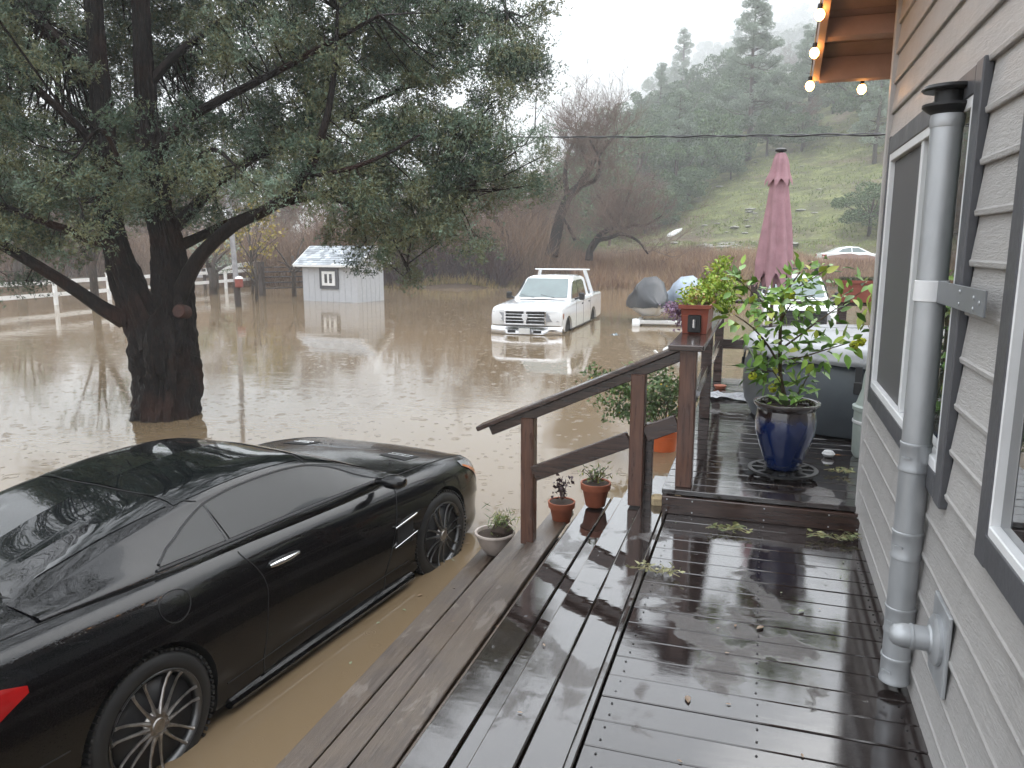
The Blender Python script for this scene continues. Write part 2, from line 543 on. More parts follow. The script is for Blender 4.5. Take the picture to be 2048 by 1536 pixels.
def leafobj():
    m = NT('lemon_leaf_single')
    r = m.rand()
    col = m.ramp(r, [(0, (.07, .16, .02)), (.5, (.14, .29, .04)), (.85, (.26, .42, .06)), (1, (.40, .42, .06))])
    m.set(Base=col, Roughness=.45, Coat=.15, CoatR=.2)
    return m.mat
M['leaf1'] = leafobj()
M['lemon'] = simple('green_lemon', (.50, .55, .03), .35, var=.15, nscale=6, bump=.2, bscale=80)
M['leafy'] = leafmat('shrub_leaves', [(.04, .07, .02), (.08, .14, .035), (.18, .20, .04), (.30, .22, .03)], .5, nscale=5)
M['lime'] = leafmat('lime_foliage', [(.13, .25, .02), (.25, .40, .04), (.40, .50, .07), (.34, .15, .05)], .5, nscale=8)
M['purple'] = leafmat('purple_flowers', [(.20, .13, .22), (.30, .20, .30), (.20, .09, .12)], .6, nscale=8)
M['oakleaf'] = leafmat('oak_foliage', [(.03, .062, .024), (.065, .12, .045), (.12, .185, .07)], .6, nscale=.25)
M['pineleaf'] = leafmat('grey_pine_foliage', [(.10, .14, .10), (.20, .255, .185), (.31, .37, .285)], .6, nscale=.25)
M['yellowleaf'] = leafmat('yellow_autumn_leaves', [(.20, .16, .03), (.32, .24, .03), (.14, .14, .04)], .6, nscale=1)
M['reed'] = leafmat('dry_reeds', [(.15, .075, .05), (.27, .165, .10), (.46, .34, .20)], .8, nscale=.35)
M['brush'] = leafmat('leafless_brush', [(.095, .060, .042), (.205, .130, .088), (.35, .25, .175)], .8, nscale=.15)
M['drygrass'] = leafmat('tan_grass', [(.2, .14, .07), (.3, .22, .1), (.14, .15, .05)], .8, nscale=.5)
# ================================================================== SETTING
def smooth(a, b, x):
    t = min(1.0, max(0.0, (x - a) / (b - a))); return t * t * (3 - 2 * t)
def hgt(x, y):
    r, w = rw(x, y)
    if w > 1:
        sh = 44.0 + 1.2 * sin(r * .35) + .8 * sin(r * .9 + 1)
        if r < -12: sh += (-12 - r) * .25
    else: sh = 60
    z = -.6 + .95 * smooth(sh - 1.5, sh + 1.8, w)
    # driveway under the parked car
    z = max(z, -.11 - .5 * smooth(3.5, 9, abs(x + 2.5)) - .5 * smooth(7.5, 11, y)) if y < 12 else z
    s = .7 * (w - 52) + .71 * (r - 3)
    if w > 30 and s > 0 and r > -5:
        h = .10 * min(s, 25) + (.38 * (s - 25) if s > 25 else 0)
        cap = 1.2 + .9 * max(0.0, r - 2)
        h = min(h, cap) if w > 60 else h * smooth(-5, 8, r)
        h = h if h < cap else cap
        nz = noise.fractal(Vector((x * .06, y * .06, 3.1)), 1.0, 2.0, 4)
        z += max(0, h) + nz * min(1.0, s / 20) * 1.1
    if 50 < w < 62 and 14 < r < 34:
        k_ = smooth(50, 52, w) * smooth(62, 58, w) if False else smooth(50, 52, w) * (1 - smooth(58, 62, w)) * smooth(14, 18, r) * (1 - smooth(30, 34, r))
        z = z * (1 - k_) + .80 * k_
    if not (w > 30 and s > 0 and r > -5) and w > 46:
        z += .5 * noise.noise(Vector((x * .1, y * .1, 0))) * smooth(46, 60, w)
        if r < -20: z += 1.5 * smooth(60, 90, w)
    return z
def build_ground():
    ws = []
    d = 1.5
    while d < 700: ws.append(d); d *= 1.045
    ws.append(1500.0)
    NA = 300
    V = [(0, 0, hgt(0, 0))]
    angs = []
    for j in range(NA):
        t = j / NA
        angs.append(t * 2 * pi)
    # denser in front: warp
    angs = [a + .55 * sin(a) * -1 * -1 if False else a for a in angs]
    dirs = []
    for a in angs:
        aa = a - .75 * sin(a)            # a = 0 is straight ahead
        dirs.append((FV[0] * cos(aa) + RV[0] * sin(aa), FV[1] * cos(aa) + RV[1] * sin(aa)))
    for w in ws:
        for dx, dy in dirs:
            x, y = dx * w, dy * w
            V.append((x, y, hgt(x, y)))
    T = []
    for j in range(NA):
        T.append((0, 1 + (j + 1) % NA, 1 + j))
    for i in range(len(ws) - 1):
        for j in range(NA):
            a = 1 + i * NA + j; b = 1 + i * NA + (j + 1) % NA
            c = a + NA; e = b + NA
            T.append((a, b, e)); T.append((a, e, c))
    m = NT('hillside_grass_and_earth')
    c = m.coord('World')
    n1 = m.noise(.09, 5, c, .6, .5); n2 = m.noise(.55, 6, m.coord('World', (1, 1, 2.2)), .7, .6); n3 = m.noise(4, 4, c, .7)
    grass = m.ramp(n2, [(.3, (.085, .075, .035)), (.43, (.085, .09, .032)), (.55, (.135, .150, .045)), (.72, (.215, .225, .075))])
    earth = m.ramp(n2, [(.3, (.10, .07, .045)), (.6, (.17, .125, .085))])
    col = m.mix(m.mr(n1, .53, .63, 0, .85, True), grass, earth)
    n4 = m.noise(.28, 6, m.coord('World', (1, 1, 1.5)), .7, .8)
    col = m.mix(m.mr(n4, .50, .66, 0, .75, True), col, (.075, .070, .036))
    rock = m.mr(m.math('ADD', n3, m.math('MULTIPLY', n2, .35)), .80, .84, 0, 1, True)
    col = m.mix(m.math('MULTIPLY', rock, .7), col, (.30, .29, .26))
    zz = m.n('ShaderNodeSeparateXYZ', {0: m.n('ShaderNodeNewGeometry').outputs['Position']}).outputs['Z']
    col = m.mix(m.mr(zz, .25, .9, 1, 0, True), col, (.085, .058, .038))
    m.set(Base=col, Roughness=.95)
    m.bump(m.math('ADD', n2, m.math('MULTIPLY', n3, .3)), .9, .35)
    me = npmesh('ground', np.array(V), np.array(T)[:, ::-1], m.mat, True)
    tag(link('ground', me), kind='structure')
build_ground()

def build_water():
    m = NT('muddy_flood_water')
    P = m.n('ShaderNodeNewGeometry').outputs['Position']
    dist = m.n('ShaderNodeVectorMath', {0: P, 1: (0, 0, ZC)}, operation='DISTANCE').outputs['Value']
    n1 = m.noise(.12, 4, m.coord('World', (1, .55, 1), rot=(0, 0, -YAW)), .6, .6)
    base = m.ramp(n1, [(.3, (.165, .116, .066)), (.7, (.215, .160, .100))])
    # wind ripples and drifting current
    cw = m.coord('World', (1, 1, 1), rot=(0, 0, -YAW))
    a1 = m.noise(1.0, 3, m.coord('World', (.8, 2.6, 1), rot=(0, 0, -YAW)), .55, .6)
    a2 = m.noise(4.2, 3, m.coord('World', (.9, 2.0, 1), rot=(0, 0, -YAW)), .6, .5)
    calm = m.mr(m.noise(.16, 3, m.coord('World', (.6, 1.6, 1), rot=(0, 0, -YAW)), .5), .38, .62, .12, 1, True)
    near = m.mr(dist, 3.0, 9.0, .08, 1)
    wind = m.math('MULTIPLY', m.math('ADD', m.math('MULTIPLY', a1, 1.1), m.math('MULTIPLY', a2, .55)), m.math('MULTIPLY', calm, near))
    b1 = m.n('ShaderNodeBump', {'Height': wind, 'Distance': .05, 'Strength': .085})
    # raindrop rings
    H = None
    for sc, off in ((5.5, 0), (3.4, 7.3), (8.0, 3.7)):
        v = m.n('ShaderNodeTexVoronoi', {'Vector': m.coord('World', (1, 1, 0), (off, off * .7, 0)), 'Scale': sc, 'Randomness': 1.0}, feature='F1')
        rad = m.n('ShaderNodeSeparateColor', {'Color': v.outputs['Color']})
        on = m.math('GREATER_THAN', rad.outputs[0], .45)
        R0 = m.mr(rad.outputs[1], 0, 1, .02, .26)
        dd = m.math('SUBTRACT', v.outputs['Distance'], R0)
        env = m.math('MULTIPLY', m.mr(m.math('ABSOLUTE', dd), 0, .10, 1, 0, True), on)
        ring = m.math('MULTIPLY', m.math('COSINE', m.math('MULTIPLY', dd, 90.0)), env)
        amp = m.mr(rad.outputs[1], 0, 1, 1.0, .3)
        ring = m.math('MULTIPLY', ring, amp)
        H = ring if H is None else m.math('ADD', H, ring)
    b2 = m.n('ShaderNodeBump', {'Height': H, 'Distance': .012, 'Strength': m.mr(dist, 3, 30, .10, .32), 'Normal': b1.outputs[0]})
    m.l(b2.outputs[0], m.b.inputs['Normal'])
    # splash specks
    m.set(Base=base, Roughness=.035, IOR=1.333, Spec=.6)
    d = 1.0; ws = []
    mb = MB()
    mb.add([(-400, -60, 0), (400, -60, 0), (400, 330, 0), (-400, 330, 0)], [(0, 1, 2, 3)])
    tag(mb.build('flood_water', m.mat), kind='structure')
build_water()

# haze: even, pale, round everything
hz = NT('rain_haze')
hz.t.nodes.remove(hz.b)
pv = hz.n('ShaderNodeVolumePrincipled', {'Density': .0017, 'Anisotropy': .1})
pv.inputs['Color'].default_value = (.97, .98, 1, 1)
hz.l(pv.outputs[0], hz.out.inputs['Volume'])
mb = MB(); mb.box((0, 270, 94), (1300, 780, 192))
tag(mb.build('haze', hz.mat), kind='stuff')

# low cloud that clings to the upper hillside
def low_cloud():
    hz = NT('low_cloud_mist')
    hz.t.nodes.remove(hz.b)
    pv = hz.n('ShaderNodeVolumePrincipled', {'Density': .032, 'Anisotropy': .2})
    pv.inputs['Color'].default_value = (.99, .99, 1, 1)
    hz.l(pv.outputs[0], hz.out.inputs['Volume'])
    mb = MB(); rows = []
    n = 48
    for i in range(n + 1):
        th = pi * i / n; row = []
        for k in range(64):
            a = 2 * pi * k / 64
            d = Vector((sin(th) * cos(a), sin(th) * sin(a), cos(th)))
            f = 1 + .22 * noise.noise(d * 2.3 + Vector((3, 1, 7))) + .10 * noise.noise(d * 6)
            r_, w_ = 74 + 88 * d.x * f, 205 + 85 * d.y * f
            z_ = 48 + .36 * (w_ - 200) + .5 * (r_ - 62) + 6 + 24 * d.z * f
            x, y = xy(r_, w_); row.append((x, y, z_))
        rows.append(row)
    vs = [p for r in rows for p in r]; m_ = 64
    fs = [(i * m_ + k, (i + 1) * m_ + k, (i + 1) * m_ + (k + 1) % m_, i * m_ + (k + 1) % m_) for i in range(n) for k in range(m_)]
    mb.add(vs, fs)
    me = mb.mesh('low_cloud', hz.mat)
    import bmesh
    bm = bmesh.new(); bm.from_mesh(me); bmesh.ops.remove_doubles(bm, verts=bm.verts, dist=.01); bmesh.ops.recalc_face_normals(bm, faces=bm.faces); bm.to_mesh(me); bm.free()
    tag(link('low_cloud', me), kind='stuff')
low_cloud()
# ================================================================== HOUSE
WX = .60                                     # outer face of the siding
CY = 4.60                                    # far corner of the wall
house = thing('house', 'grey house wall with lap siding, dark trimmed windows and a string-lit eave', 'house', (WX, CY, 0))
Z0 = 0.60
EXPO = .145
# window openings on the wall: (y0, y1, z0, z1)
WA = (2.72, 4.40, ZC - .74, ZC + .45)
WB = (.55, 2.135, ZC - .72, ZC + .50)
def siding_boards():
    z = ZC - 1.78 - .01
    k = 0
    base_me = {}
    while z < ZC + 2.2:
        z1 = z + EXPO
        segs = [(-3.0, CY - .052)]
        for wy0, wy1, wz0, wz1 in ((WA[0] - .10, WA[1] + .052, WA[2] - .07, WA[3] + .07), (WB[0] - .1, WB[1] + .1, WB[2] - .07, WB[3] + .07)):
            if z1 > wz0 + .06 and z < wz1 - .06:
                ns = []
                for a, b in segs:
                    if b <= wy0 or a >= wy1: ns.append((a, b)); continue
                    if a < wy0: ns.append((a, wy0))
                    if b > wy1: ns.append((wy1, b))
                segs = ns
        for a, b in segs:
            if b - a < .01: continue
            mb = MB()
            t = .019; j = rnd.uniform(-.001, .001)
            prof = [(0.012, -.012), (-t + j + .002, -.012), (-t + j, -.009), (-t + j - .002, .003), (-t + j + .0025, .009), (-.004, EXPO - .008), (0.012, EXPO - .008)]
            mb.prism(prof, lambda u, v: (WX + u, a, z + v), lambda u, v: (WX + u, b, z + v))
            mb.build('siding_board', M['siding'], house)
        z = z1; k += 1
siding_boards()
mb = MB()
mb.box(((WX + .02 + 6) / 2, 1.0, ZC), (6 - WX - .02, 7.16, 5.0))
core = mb.build('wall', M['trim_light'], house)
# corner boards
mb = MB()
mb.box((WX - .006, CY - .024, ZC + .25), (.05, .056, 4.1), ch=.003)
mb.build('corner_board', M['trim_light'], house)
mb = MB(); mb.box((WX + .055, CY + .014, ZC + .25), (.10, .022, 4.1), ch=.003)
mb.build('corner_board', M['trim_light'], house)
mb = MB(); mb.box((WX + .03, CY - .10, ZC - 1.795), (.06, .2, .02))

def window(w, halves, name_label=None):
    y0, y1, z0, z1 = w
    tw = .085
    win = MB()
    for c, d in (((WX - .018, y0 - tw / 2, (z0 + z1) / 2), (.030, tw, z1 - z0 + .17)),
                 ((WX - .018, y1 + .02, (z0 + z1) / 2), (.030, .04 if w is WA else tw, z1 - z0 + .17)),
                 ((WX - .0185, (y0 + y1) / 2, z0 - tw / 2 + .005), (.028, y1 - y0 - .002, tw)),
                 ((WX - .0185, (y0 + y1) / 2, z1 + tw / 2 - .005), (.028, y1 - y0 - .002, tw))):
        win.box(c, d, ch=.004)
    tr = win.build('window', M['trim_dark'], house, smooth=False)
    fr = MB()
    fw = .038 if w is WA else .028
    for c, d in (((WX - .006, y0 + fw / 2, (z0 + z1) / 2), (.045, fw, z1 - z0)),
                 ((WX - .006, y1 - fw / 2, (z0 + z1) / 2), (.045, fw, z1 - z0)),
                 ((WX - .0065, (y0 + y1) / 2, z0 + fw / 2 + .002), (.047, y1 - y0 - 2 * fw, fw)),
                 ((WX - .0065, (y0 + y1) / 2, z1 - fw / 2 - .002), (.043, y1 - y0 - 2 * fw, fw)),
                 ((WX - .004, (y0 + y1) / 2, (z0 + z1) / 2), (.036, .04, z1 - z0 - 2 * fw - .004))):
        fr.box(c, d, ch=.003)
    fr.build('frame', M['vinyl'], tr)
    ym = (y0 + y1) / 2
    for (a, b), mt, nm in (((y0 + fw, ym - .02), halves[0], 'pane'), ((ym + .02, y1 - fw), halves[1], 'insect_screen')):
        p = MB(); p.box((WX + .010 - (.012 if nm == 'insect_screen' else 0), (a + b) / 2, (z0 + z1) / 2), (.006, b - a - .004, z1 - z0 - 2 * fw - .006))
        p.build(nm, mt, tr)
window(WA, (M['glass'], M['screen']))
window(WB, (M['glass_dark'], M['glass_dark']))

# roof overhang beyond the corner: rake soffit that slopes down away from the camera
EX, EY, EZ, SL = .23, 5.10, ZC + .985, .36
def rf(x, y, dz=0): return (x, y, EZ + (EY - y) * SL + dz)
def slab(x0, x1, y0, y1, dz0, dz1, name, mt, parent):
    mb = MB()
    vs = [rf(x, y, dz) for x in (x0, x1) for y in (y0, y1) for dz in (dz0, dz1)]
    mb.add(vs, [(0,1,3,2), (4,6,7,5), (0,4,5,1), (2,3,7,6), (0,2,6,4), (1,5,7,3)])
    return mb.build(name, mt, parent)
roof = slab(EX - .02, 6.5, -3.2, EY + .03, .10, .17, 'roof', M['roofing'], house)
yy = EY - .012
k = 0
while yy > -2.9:                              # soffit boards run across, in X
    w = .135
    slab(EX + .022, WX + (5.2 if yy > CY + .1 else -.004), yy - w, yy - .006, .078 + rnd.uniform(0, .004), .097, 'soffit_board', M['soffit'], house)
    yy -= w + .004
slab(EX - .018, EX + .018, -3.0, EY + .0, -.035, .099, 'barge_board', M['soffit'], house)
slab(EX + .02, 5.8, EY - .03, EY - .002, -.05, .076, 'fascia_board', M['soffit'], house)
for yl in (4.72, 4.28, 3.2, 2.2):             # lookouts under the soffit
    slab(EX + .02, WX + (5.0 if yl > CY else -.002), yl, yl + .04, -.02, .076, 'lookout', M['soffit'], house)

# string lights along the rake, then along the eave
string = thing('string_lights', 'warm string lights hung along the eave of the grey house', 'string lights', (EX, EY, EZ))
wm = MB()
bp = []
for t in (0.0, .315, .63, .95, 1.3):
    p = Vector(rf(EX - .03, EY - .02 - t, -.07)); bp.append(p)
e1 = Vector((.49, EY + .05, EZ - .085)); e2 = Vector((.80, EY + .05, EZ - .06))
wp = []
for p in bp[::-1]:
    wp.append(p + Vector((0, 0, .045)))
    wp.append(p + Vector((0, .05, .035)) if p is not bp[0] else p + Vector((.02, .05, .05)))
wp += [e1 + Vector((0, 0, .05)), e2 + Vector((0, 0, .05)), Vector((1.3, EY + .05, EZ + .01))]
wm.tube(wp, .0035, 5)
wm.build('wire', M['black_metal'], string)
bmesh_me = None
for p in bp[:4] + [e1, e2]:
    s = MB(); s.lathe([(.010, .052), (.012, .05), (.013, .026), (.011, .024)], 10, p); s.build('socket', M['black_metal'], string, True)
    s = MB(); s.lathe([(.0, -.030), (.010, -.028), (.021, -.016), (.0255, .0), (.021, .014), (.013, .024), (.0, .026)], 14, p); s.build('bulb', M['bulb'], string, True)

# ================================================================== stove pipe on the wall
PX, PY = .535, 2.885
zb = ZC - 1.56; zt = ZC + .43
pipe = thing('vent_pipe', 'tall galvanised metal vent pipe with black cap strapped to the house wall', 'vent pipe', (PX, PY, zb))
R = .0475
seams = [zb + .0, zb + .30, zb + .60, zb + .92, zb + 1.18]
def sect(a, b):
    s = MB(); s.lathe([(R, a), (R, b)], 40, (PX, PY, 0), close=False); return s.build('pipe_section', M['galv'], pipe, True)
edges = [zb, zb + .25, zb + .58, zb + .90, zt]
for a, b in zip(edges[:-1], edges[1:]):
    sect(a, b)
for zc in (zb + .045, zb + .235, zb + .52, zb + .84):
    s = MB()
    pr = []
    for dz, dr in ((-.052, .0005), (-.050, .0035), (-.043, .0045), (-.036, .0015), (0.0, .0018), (.036, .0015), (.043, .0045), (.050, .0035), (.052, .0005)):
        pr.append((R + dr, zc + dz))
    s.lathe(pr, 40, (PX, PY, 0), close=False)
    s.box((PX - .035, PY - .041, zc), (.035, .004, .006), rz=-.75)
    s.build('joint_band', M['galv'], pipe, True)
s = MB(); s.lathe([(R + .004, zt - .26 + .10), (R + .008, zt - .26), ], 8)
# strap and bracket to the wall (painted grey bar)
s = MB(); s.lathe([(R + .001, ZC - .185), (R + .005, ZC - .183), (R + .005, ZC - .117), (R + .001, ZC - .115)], 36, (PX, PY, 0), close=False)
s.build('strap', M['vinyl'], pipe, True)
s = MB(); s.box((PX + .012, PY - .335, ZC - .15), (.006, .58, .070), ch=.001)
s.build('bracket', simple('grey_painted_steel', (.17, .18, .19), .45), pipe)
s = MB()
for dy, dz in ((-.36, .018), (-.36, -.018), (-.52, .01), (-.52, -.02), (-.58, .0)):
    s.lathe([(.0, -.003), (.005, -.002), (.006, 0)], 8, (PX + .008, PY + dy, ZC - .15 + dz), M=Matrix.Rotation(pi / 2, 3, 'Y'))
s.build('screws', M['galv'], pipe)
s = MB()
s.lathe([(R - .002, zt - .02), (R + .014, zt - .01), (R + .030, zt + .004), (R + .030, zt + .012), (R + .006, zt + .014), (R - .004, zt + .014), (R - .004, zt + .052), (R + .030, zt + .052), (R + .036, zt + .058), (R + .030, zt + .068), (.0, zt + .082)], 36, (PX, PY, 0))
s.build('rain_cap', M['black_metal'], pipe, True)
s = MB(); s.lathe([(R + .001, zt - .06), (R + .003, zt - .055), (R + .003, zt - .03), (R + .001, zt - .02)], 36, (PX, PY, 0), close=False); s.build('collar', M['galv'], pipe, True)

# wall vent outlet low on the wall, behind and right of the pipe
VY, VZ = 2.475, ZC - 1.19
vent = thing('wall_vent', 'grey round dryer vent with square flange low on the house wall', 'vent', (WX, VY, VZ))
s = MB(); s.box((WX - .024, VY, VZ - .01), (.012, .20, .26), ch=.003); s.build('flange', M['galv'], vent)
RX = Matrix.Rotation(-pi / 2, 3, 'Y')
s = MB(); s.lathe([(.076, .0), (.078, .012), (.066, .020), (.044, .024), (.040, .03)], 28, (WX - .030, VY, VZ), M=RX); s.build('collar', M['galv'], vent, True)
s = MB(); s.lathe([(.037, 0.0), (.037, .045), (.040, .047), (.040, .053), (.037, .055), (.037, .075), (.030, .100), (.016, .112), (0, .115)], 24, (WX - .055, VY, VZ), M=RX); s.build('outlet', M['galv'], vent, True)

# ================================================================== DECKS
DZ = ZC - 1.60        # lower deck top
UZ = ZC - 1.455       # upper deck top
PITCHB = .1452
deck = thing('lower_deck', 'wet dark wooden deck boards running from the steps to the grey house wall', 'deck', (0.06, 2.4, DZ))
def board_mesh(l, w, t, name, mt):
    mb = MB(); mb.box((0, 0, -t / 2), (l, w, t), ch=.0035)
    return mb.mesh(name, mt)
def put(me, name, loc, parent, rz=0.0, rx=0.0, ry=0.0):
    o = bpy.data.objects.new(name, me); COL.objects.link(o)
    o.parent = parent; o.location = Vector(loc) - WLOC.get(parent.name, Vector((0, 0, 0)))
    o.rotation_euler = (rx, ry, rz)
    WLOC[o.name] = Vector(loc)
    return o
me = board_mesh(1.075, .1408, .032, 'deck_board', M['deck'])
y = 4.545 - .07
while y > -.9:
    put(me, 'deck_board', (.0625, y, DZ + rnd.uniform(-.0015, .001)), deck, rx=rnd.uniform(-.006, .006), rz=rnd.uniform(-.0012, .0012))
    y -= PITCHB
s = MB(); yy_ = 4.545 - .07
while yy_ > .5:
    for x in (-.425, .06, .54):
        for dy in (-.035, .035): s.lathe([(.0042, -.001), (.0038, .0012), (0, .0008)], 6, (x + rnd.uniform(-.004, .004), yy_ + dy, DZ + .001))
    yy_ -= PITCHB
s.build('screw_heads', M['black_metal'], deck)['kind'] = 'stuff'
s = MB(); s.box((-.4925, 1.82, DZ - .012), (.024, 5.44, .045), ch=.004); s.build('edge_strip', M['tread'], deck)
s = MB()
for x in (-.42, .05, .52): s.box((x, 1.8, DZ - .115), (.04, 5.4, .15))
s.box((.05, 1.8, DZ - .42), (1.0, 5.4, .04)); s.build('joists', M['under'], deck)  # flat dark sheet below the joists, added so the board gaps look dark

udeck = thing('upper_deck', 'wet raised wooden deck one step up, under the potted lemon tree and hot tub', 'deck', (.5, 6.6, UZ))
meA = board_mesh(1.11, .1385, .032, 'deck_board', M['deck'])
meB = board_mesh(3.95, .1385, .032, 'deck_board', M['deck'])
y = 4.555 + .07
k = 0
while y < 8.75:
    if k == 0: put(meA, 'deck_board', (.04, y - .006, UZ), udeck)
    else: put(meB, 'deck_board', (1.46, y - .006 if k else y, UZ + rnd.uniform(-.0015, .001)), udeck, rx=rnd.uniform(-.006, .006))
    y += PITCHB; k += 1
s = MB(); s.box((.045, 4.5575 - .018, UZ - .036 - .055), (1.11, .034, .108), ch=.004); s.build('riser_board', M['raild'], udeck)
s = MB(); s.box((-.498, 6.65, UZ - .11), (.03, 4.2, .15), ch=.003); s.build('rim_board', M['raild'], udeck)
s = MB()
for x in (-.3, .3, .9, 1.5, 2.1, 2.7): s.box((x, 6.7, UZ - .115), (.04, 4.0, .15))
s.box((1.4, 8.75, UZ - .11), (3.8, .035, .15))
for x in (-.42, .5, 1.6, 2.8):
    for yy_ in (5.4, 8.6): s.box((x, yy_, UZ - .75), (.1, .1, 1.2))
s.box((1.4, 6.7, UZ - .45), (3.6, 4.0, .03)); s.build('joists', M['under'], udeck)  # dark sheet under the upper deck, added to darken its gaps
s = MB()
for x in (-.48, -.33, .08, .43, .58):
    for dz in (-.055, -.125): s.lathe([(.0, -.002), (.004, -.001), (.005, 0)], 6, (x, 4.5225, UZ + dz), M=Matrix.Rotation(-pi / 2, 3, 'X'))
s.build('nail_heads', M['galv'], udeck)

steps = thing('wooden_steps', 'broad wet wooden steps descending from the deck into the flood water', 'steps', (-1.1, 2.7, DZ - .4))
TD = [DZ - .012, ZC - 1.775, ZC - 1.96, ZC - 2.14]
def tread_board(xa, xb, z, mt, nm='tread_board', y0=-.8, y1=5.28):
    w = xb - xa
    mb = MB(); mb.box((0, 0, -.019), (y1 - y0, w - .006, .038), ch=.005)
    me = mb.mesh(nm, mt)
    put(me, nm, ((xa + xb) / 2, (y0 + y1) / 2 + rnd.uniform(-.02, .02), z + rnd.uniform(-.001, .001)), steps, rz=pi / 2 + rnd.uniform(-.0008, .0008), ry=rnd.uniform(-.008, .008))
tread_board(-.652, -.508, TD[0], M['tread']); tread_board(-.805, -.656, TD[0], M['tread'])
tread_board(-.945, -.775, TD[1], M['tread']); tread_board(-1.11, -.950, TD[1], M['tread'])
tread_board(-1.235, -1.09, TD[2], M['mudtread'], y1=5.32); tread_board(-1.405, -1.24, TD[2], M['mudtread'], y1=5.32); tread_board(-1.545, -1.41, TD[2], M['mudtread'], y1=5.0)
tread_board(-1.685, -1.54, TD[3], M['mudtread'], y1=5.1); tread_board(-1.83, -1.69, TD[3], M['mudtread'], y1=5.1)
for x, z0_, z1_ in ((-.79, TD[1] - .03, TD[0] - .03), (-1.095, TD[2] - .03, TD[1] - .03), (-1.53, TD[3] - .03, TD[2] - .03), (-1.80, -.4, TD[3] - .03)):
    s = MB(); s.box((x, 2.2, (z0_ + z1_) / 2), (.022, 6.0, z1_ - z0_ - .006)); s.build('riser_board', M['raild'], steps)
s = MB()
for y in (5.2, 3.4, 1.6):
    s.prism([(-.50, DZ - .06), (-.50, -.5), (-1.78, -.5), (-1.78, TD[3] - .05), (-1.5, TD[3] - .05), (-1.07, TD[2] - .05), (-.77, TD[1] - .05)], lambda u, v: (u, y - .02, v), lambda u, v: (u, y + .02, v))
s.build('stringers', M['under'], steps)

# ================================================================== RAILINGS
def post(x, y, z0, z1, parent, w=.088, mt=None):
    mb = MB(); mb.box((x, y, (z0 + z1) / 2), (w, w, z1 - z0), ch=.005)
    return mb.build('post', mt or M['rail'], parent)
srail = thing('stair_railing', 'sloping brown wooden handrail on three posts beside the wet steps', 'railing', (-1.0, 4.68, .5))
RY = 4.68
post(-1.40, RY + .01, TD[2], ZC - 1.10, srail)
post(-.69, RY - .01, TD[0], ZC - .775, srail)
s = MB(); s.box((-.625, RY + .07, ZC - 1.55), (.05, .05, .9), ch=.004); s.build('post', M['raild'], srail)
a = Vector((-1.725, RY - .0, ZC - 1.225)); b = Vector((-.43, RY, ZC - .635))
dn = (b - a).normalized(); up = Vector((-dn.z, 0, dn.x))
s = MB(); s.beam(a + up * .035, b + up * .035 + dn * .03, .135, .032, ch=.006); s.build('handrail', M['raild'], srail)
s = MB(); s.beam(a + up * -.012 + dn * .07, b + up * -.012, .045, .062, ch=.005); s.build('top_rail', M['raild'], srail)
s = MB(); s.beam((-1.357, RY - .02, ZC - 1.47), (-.736, RY - .02, ZC - 1.19), .04, .10, ch=.005); s.build('middle_rail', M['raild'], srail)
s = MB(); s.beam((-.642, RY - .02, ZC - 1.15), (-.445, RY - .02, ZC - 1.062), .04, .10, ch=.005); s.build('middle_rail', M['raild'], srail)
drail = thing('deck_railing', 'level brown railing round the upper deck carrying the flower boxes', 'railing', (-.4, 6.6, UZ))
RZ = ZC - .575
post(-.395, 4.655, UZ, RZ - .035, drail, .098)
post(-.415, 6.63, UZ, RZ - .035, drail, mt=M['raild'])
post(-.415, 8.55, UZ, RZ - .035, drail, mt=M['raild'])
post(.79, 8.60, UZ, RZ - .035, drail, mt=M['raild'])
post(2.4, 8.60, UZ, RZ - .035, drail, mt=M['raild'])
s = MB(); s.box((-.405, 6.58, RZ - .017), (.205, 4.08, .036), ch=.006); s.build('cap_rail', M['raild'], drail)
s = MB(); s.box((1.27, 8.605, RZ - .018), (3.13, .14, .036), ch=.006); s.build('cap_rail', M['raild'], drail)
s = MB(); s.box((-.415, 7.6, UZ + .42), (.04, 1.83, .09), ch=.004); s.box((-.415, 5.64, UZ + .42), (.04, 1.88, .09), ch=.004); s.build('lower_rail', M['raild'], drail)
s = MB(); s.box((.17, 8.61, UZ + .40), (1.12, .04, .10), ch=.004); s.box((1.6, 8.61, UZ + .40), (1.5, .04, .10), ch=.004); s.build('lower_rail', M['raild'], drail)
s = MB(); s.box((-.085, 8.64, RZ + .11), (.07, .06, .26), ch=.004); s.build('short_post', M['raild'], drail)
# ================================================================== BLACK COUPE
def crom(keys, u):
    """Catmull-Rom through keys (list of np arrays) at param u"""
    n = len(keys) - 1
    i = min(int(u), n - 1); t = u - i
    p0 = keys[max(i - 1, 0)]; p1 = keys[i]; p2 = keys[i + 1]; p3 = keys[min(i + 2, n)]
    return .5 * ((2 * p1) + (-p0 + p2) * t + (2 * p0 - 5 * p1 + 4 * p2 - p3) * t * t + (-p0 + 3 * p1 - 3 * p2 + p3) * t ** 3)
def interp1(xs, ys, x):
    return float(np.interp(x, xs, ys))
CARH = radians(7.4)
car = thing('black_coupe', 'glossy black two-door coupe parked in brown flood water beside the wooden steps', 'car', (-3.27, 3.93, -.11), -CARH)
def sec(y, w, zt, zs, zb, tuck=0.0, yf=0.0):
    P = [(0, zt), (.40 * w, zt - .006), (.66 * w, (zt * .55 + zs * .45)), (.82 * w, zs + .012), (.915 * w, zs - .022), (.972 * w, zs - .105),
         (1.0 * w, zs - .26), (.992 * w, zb + .27), (.975 * w, zb + .14), (.95 * w, zb + .0), (.62 * w, zb - .02), (0, zb - .02)]
    return np.array([(x, y + yf * (1 - (x / max(w, .01)) ** 2), z) for x, z in P])
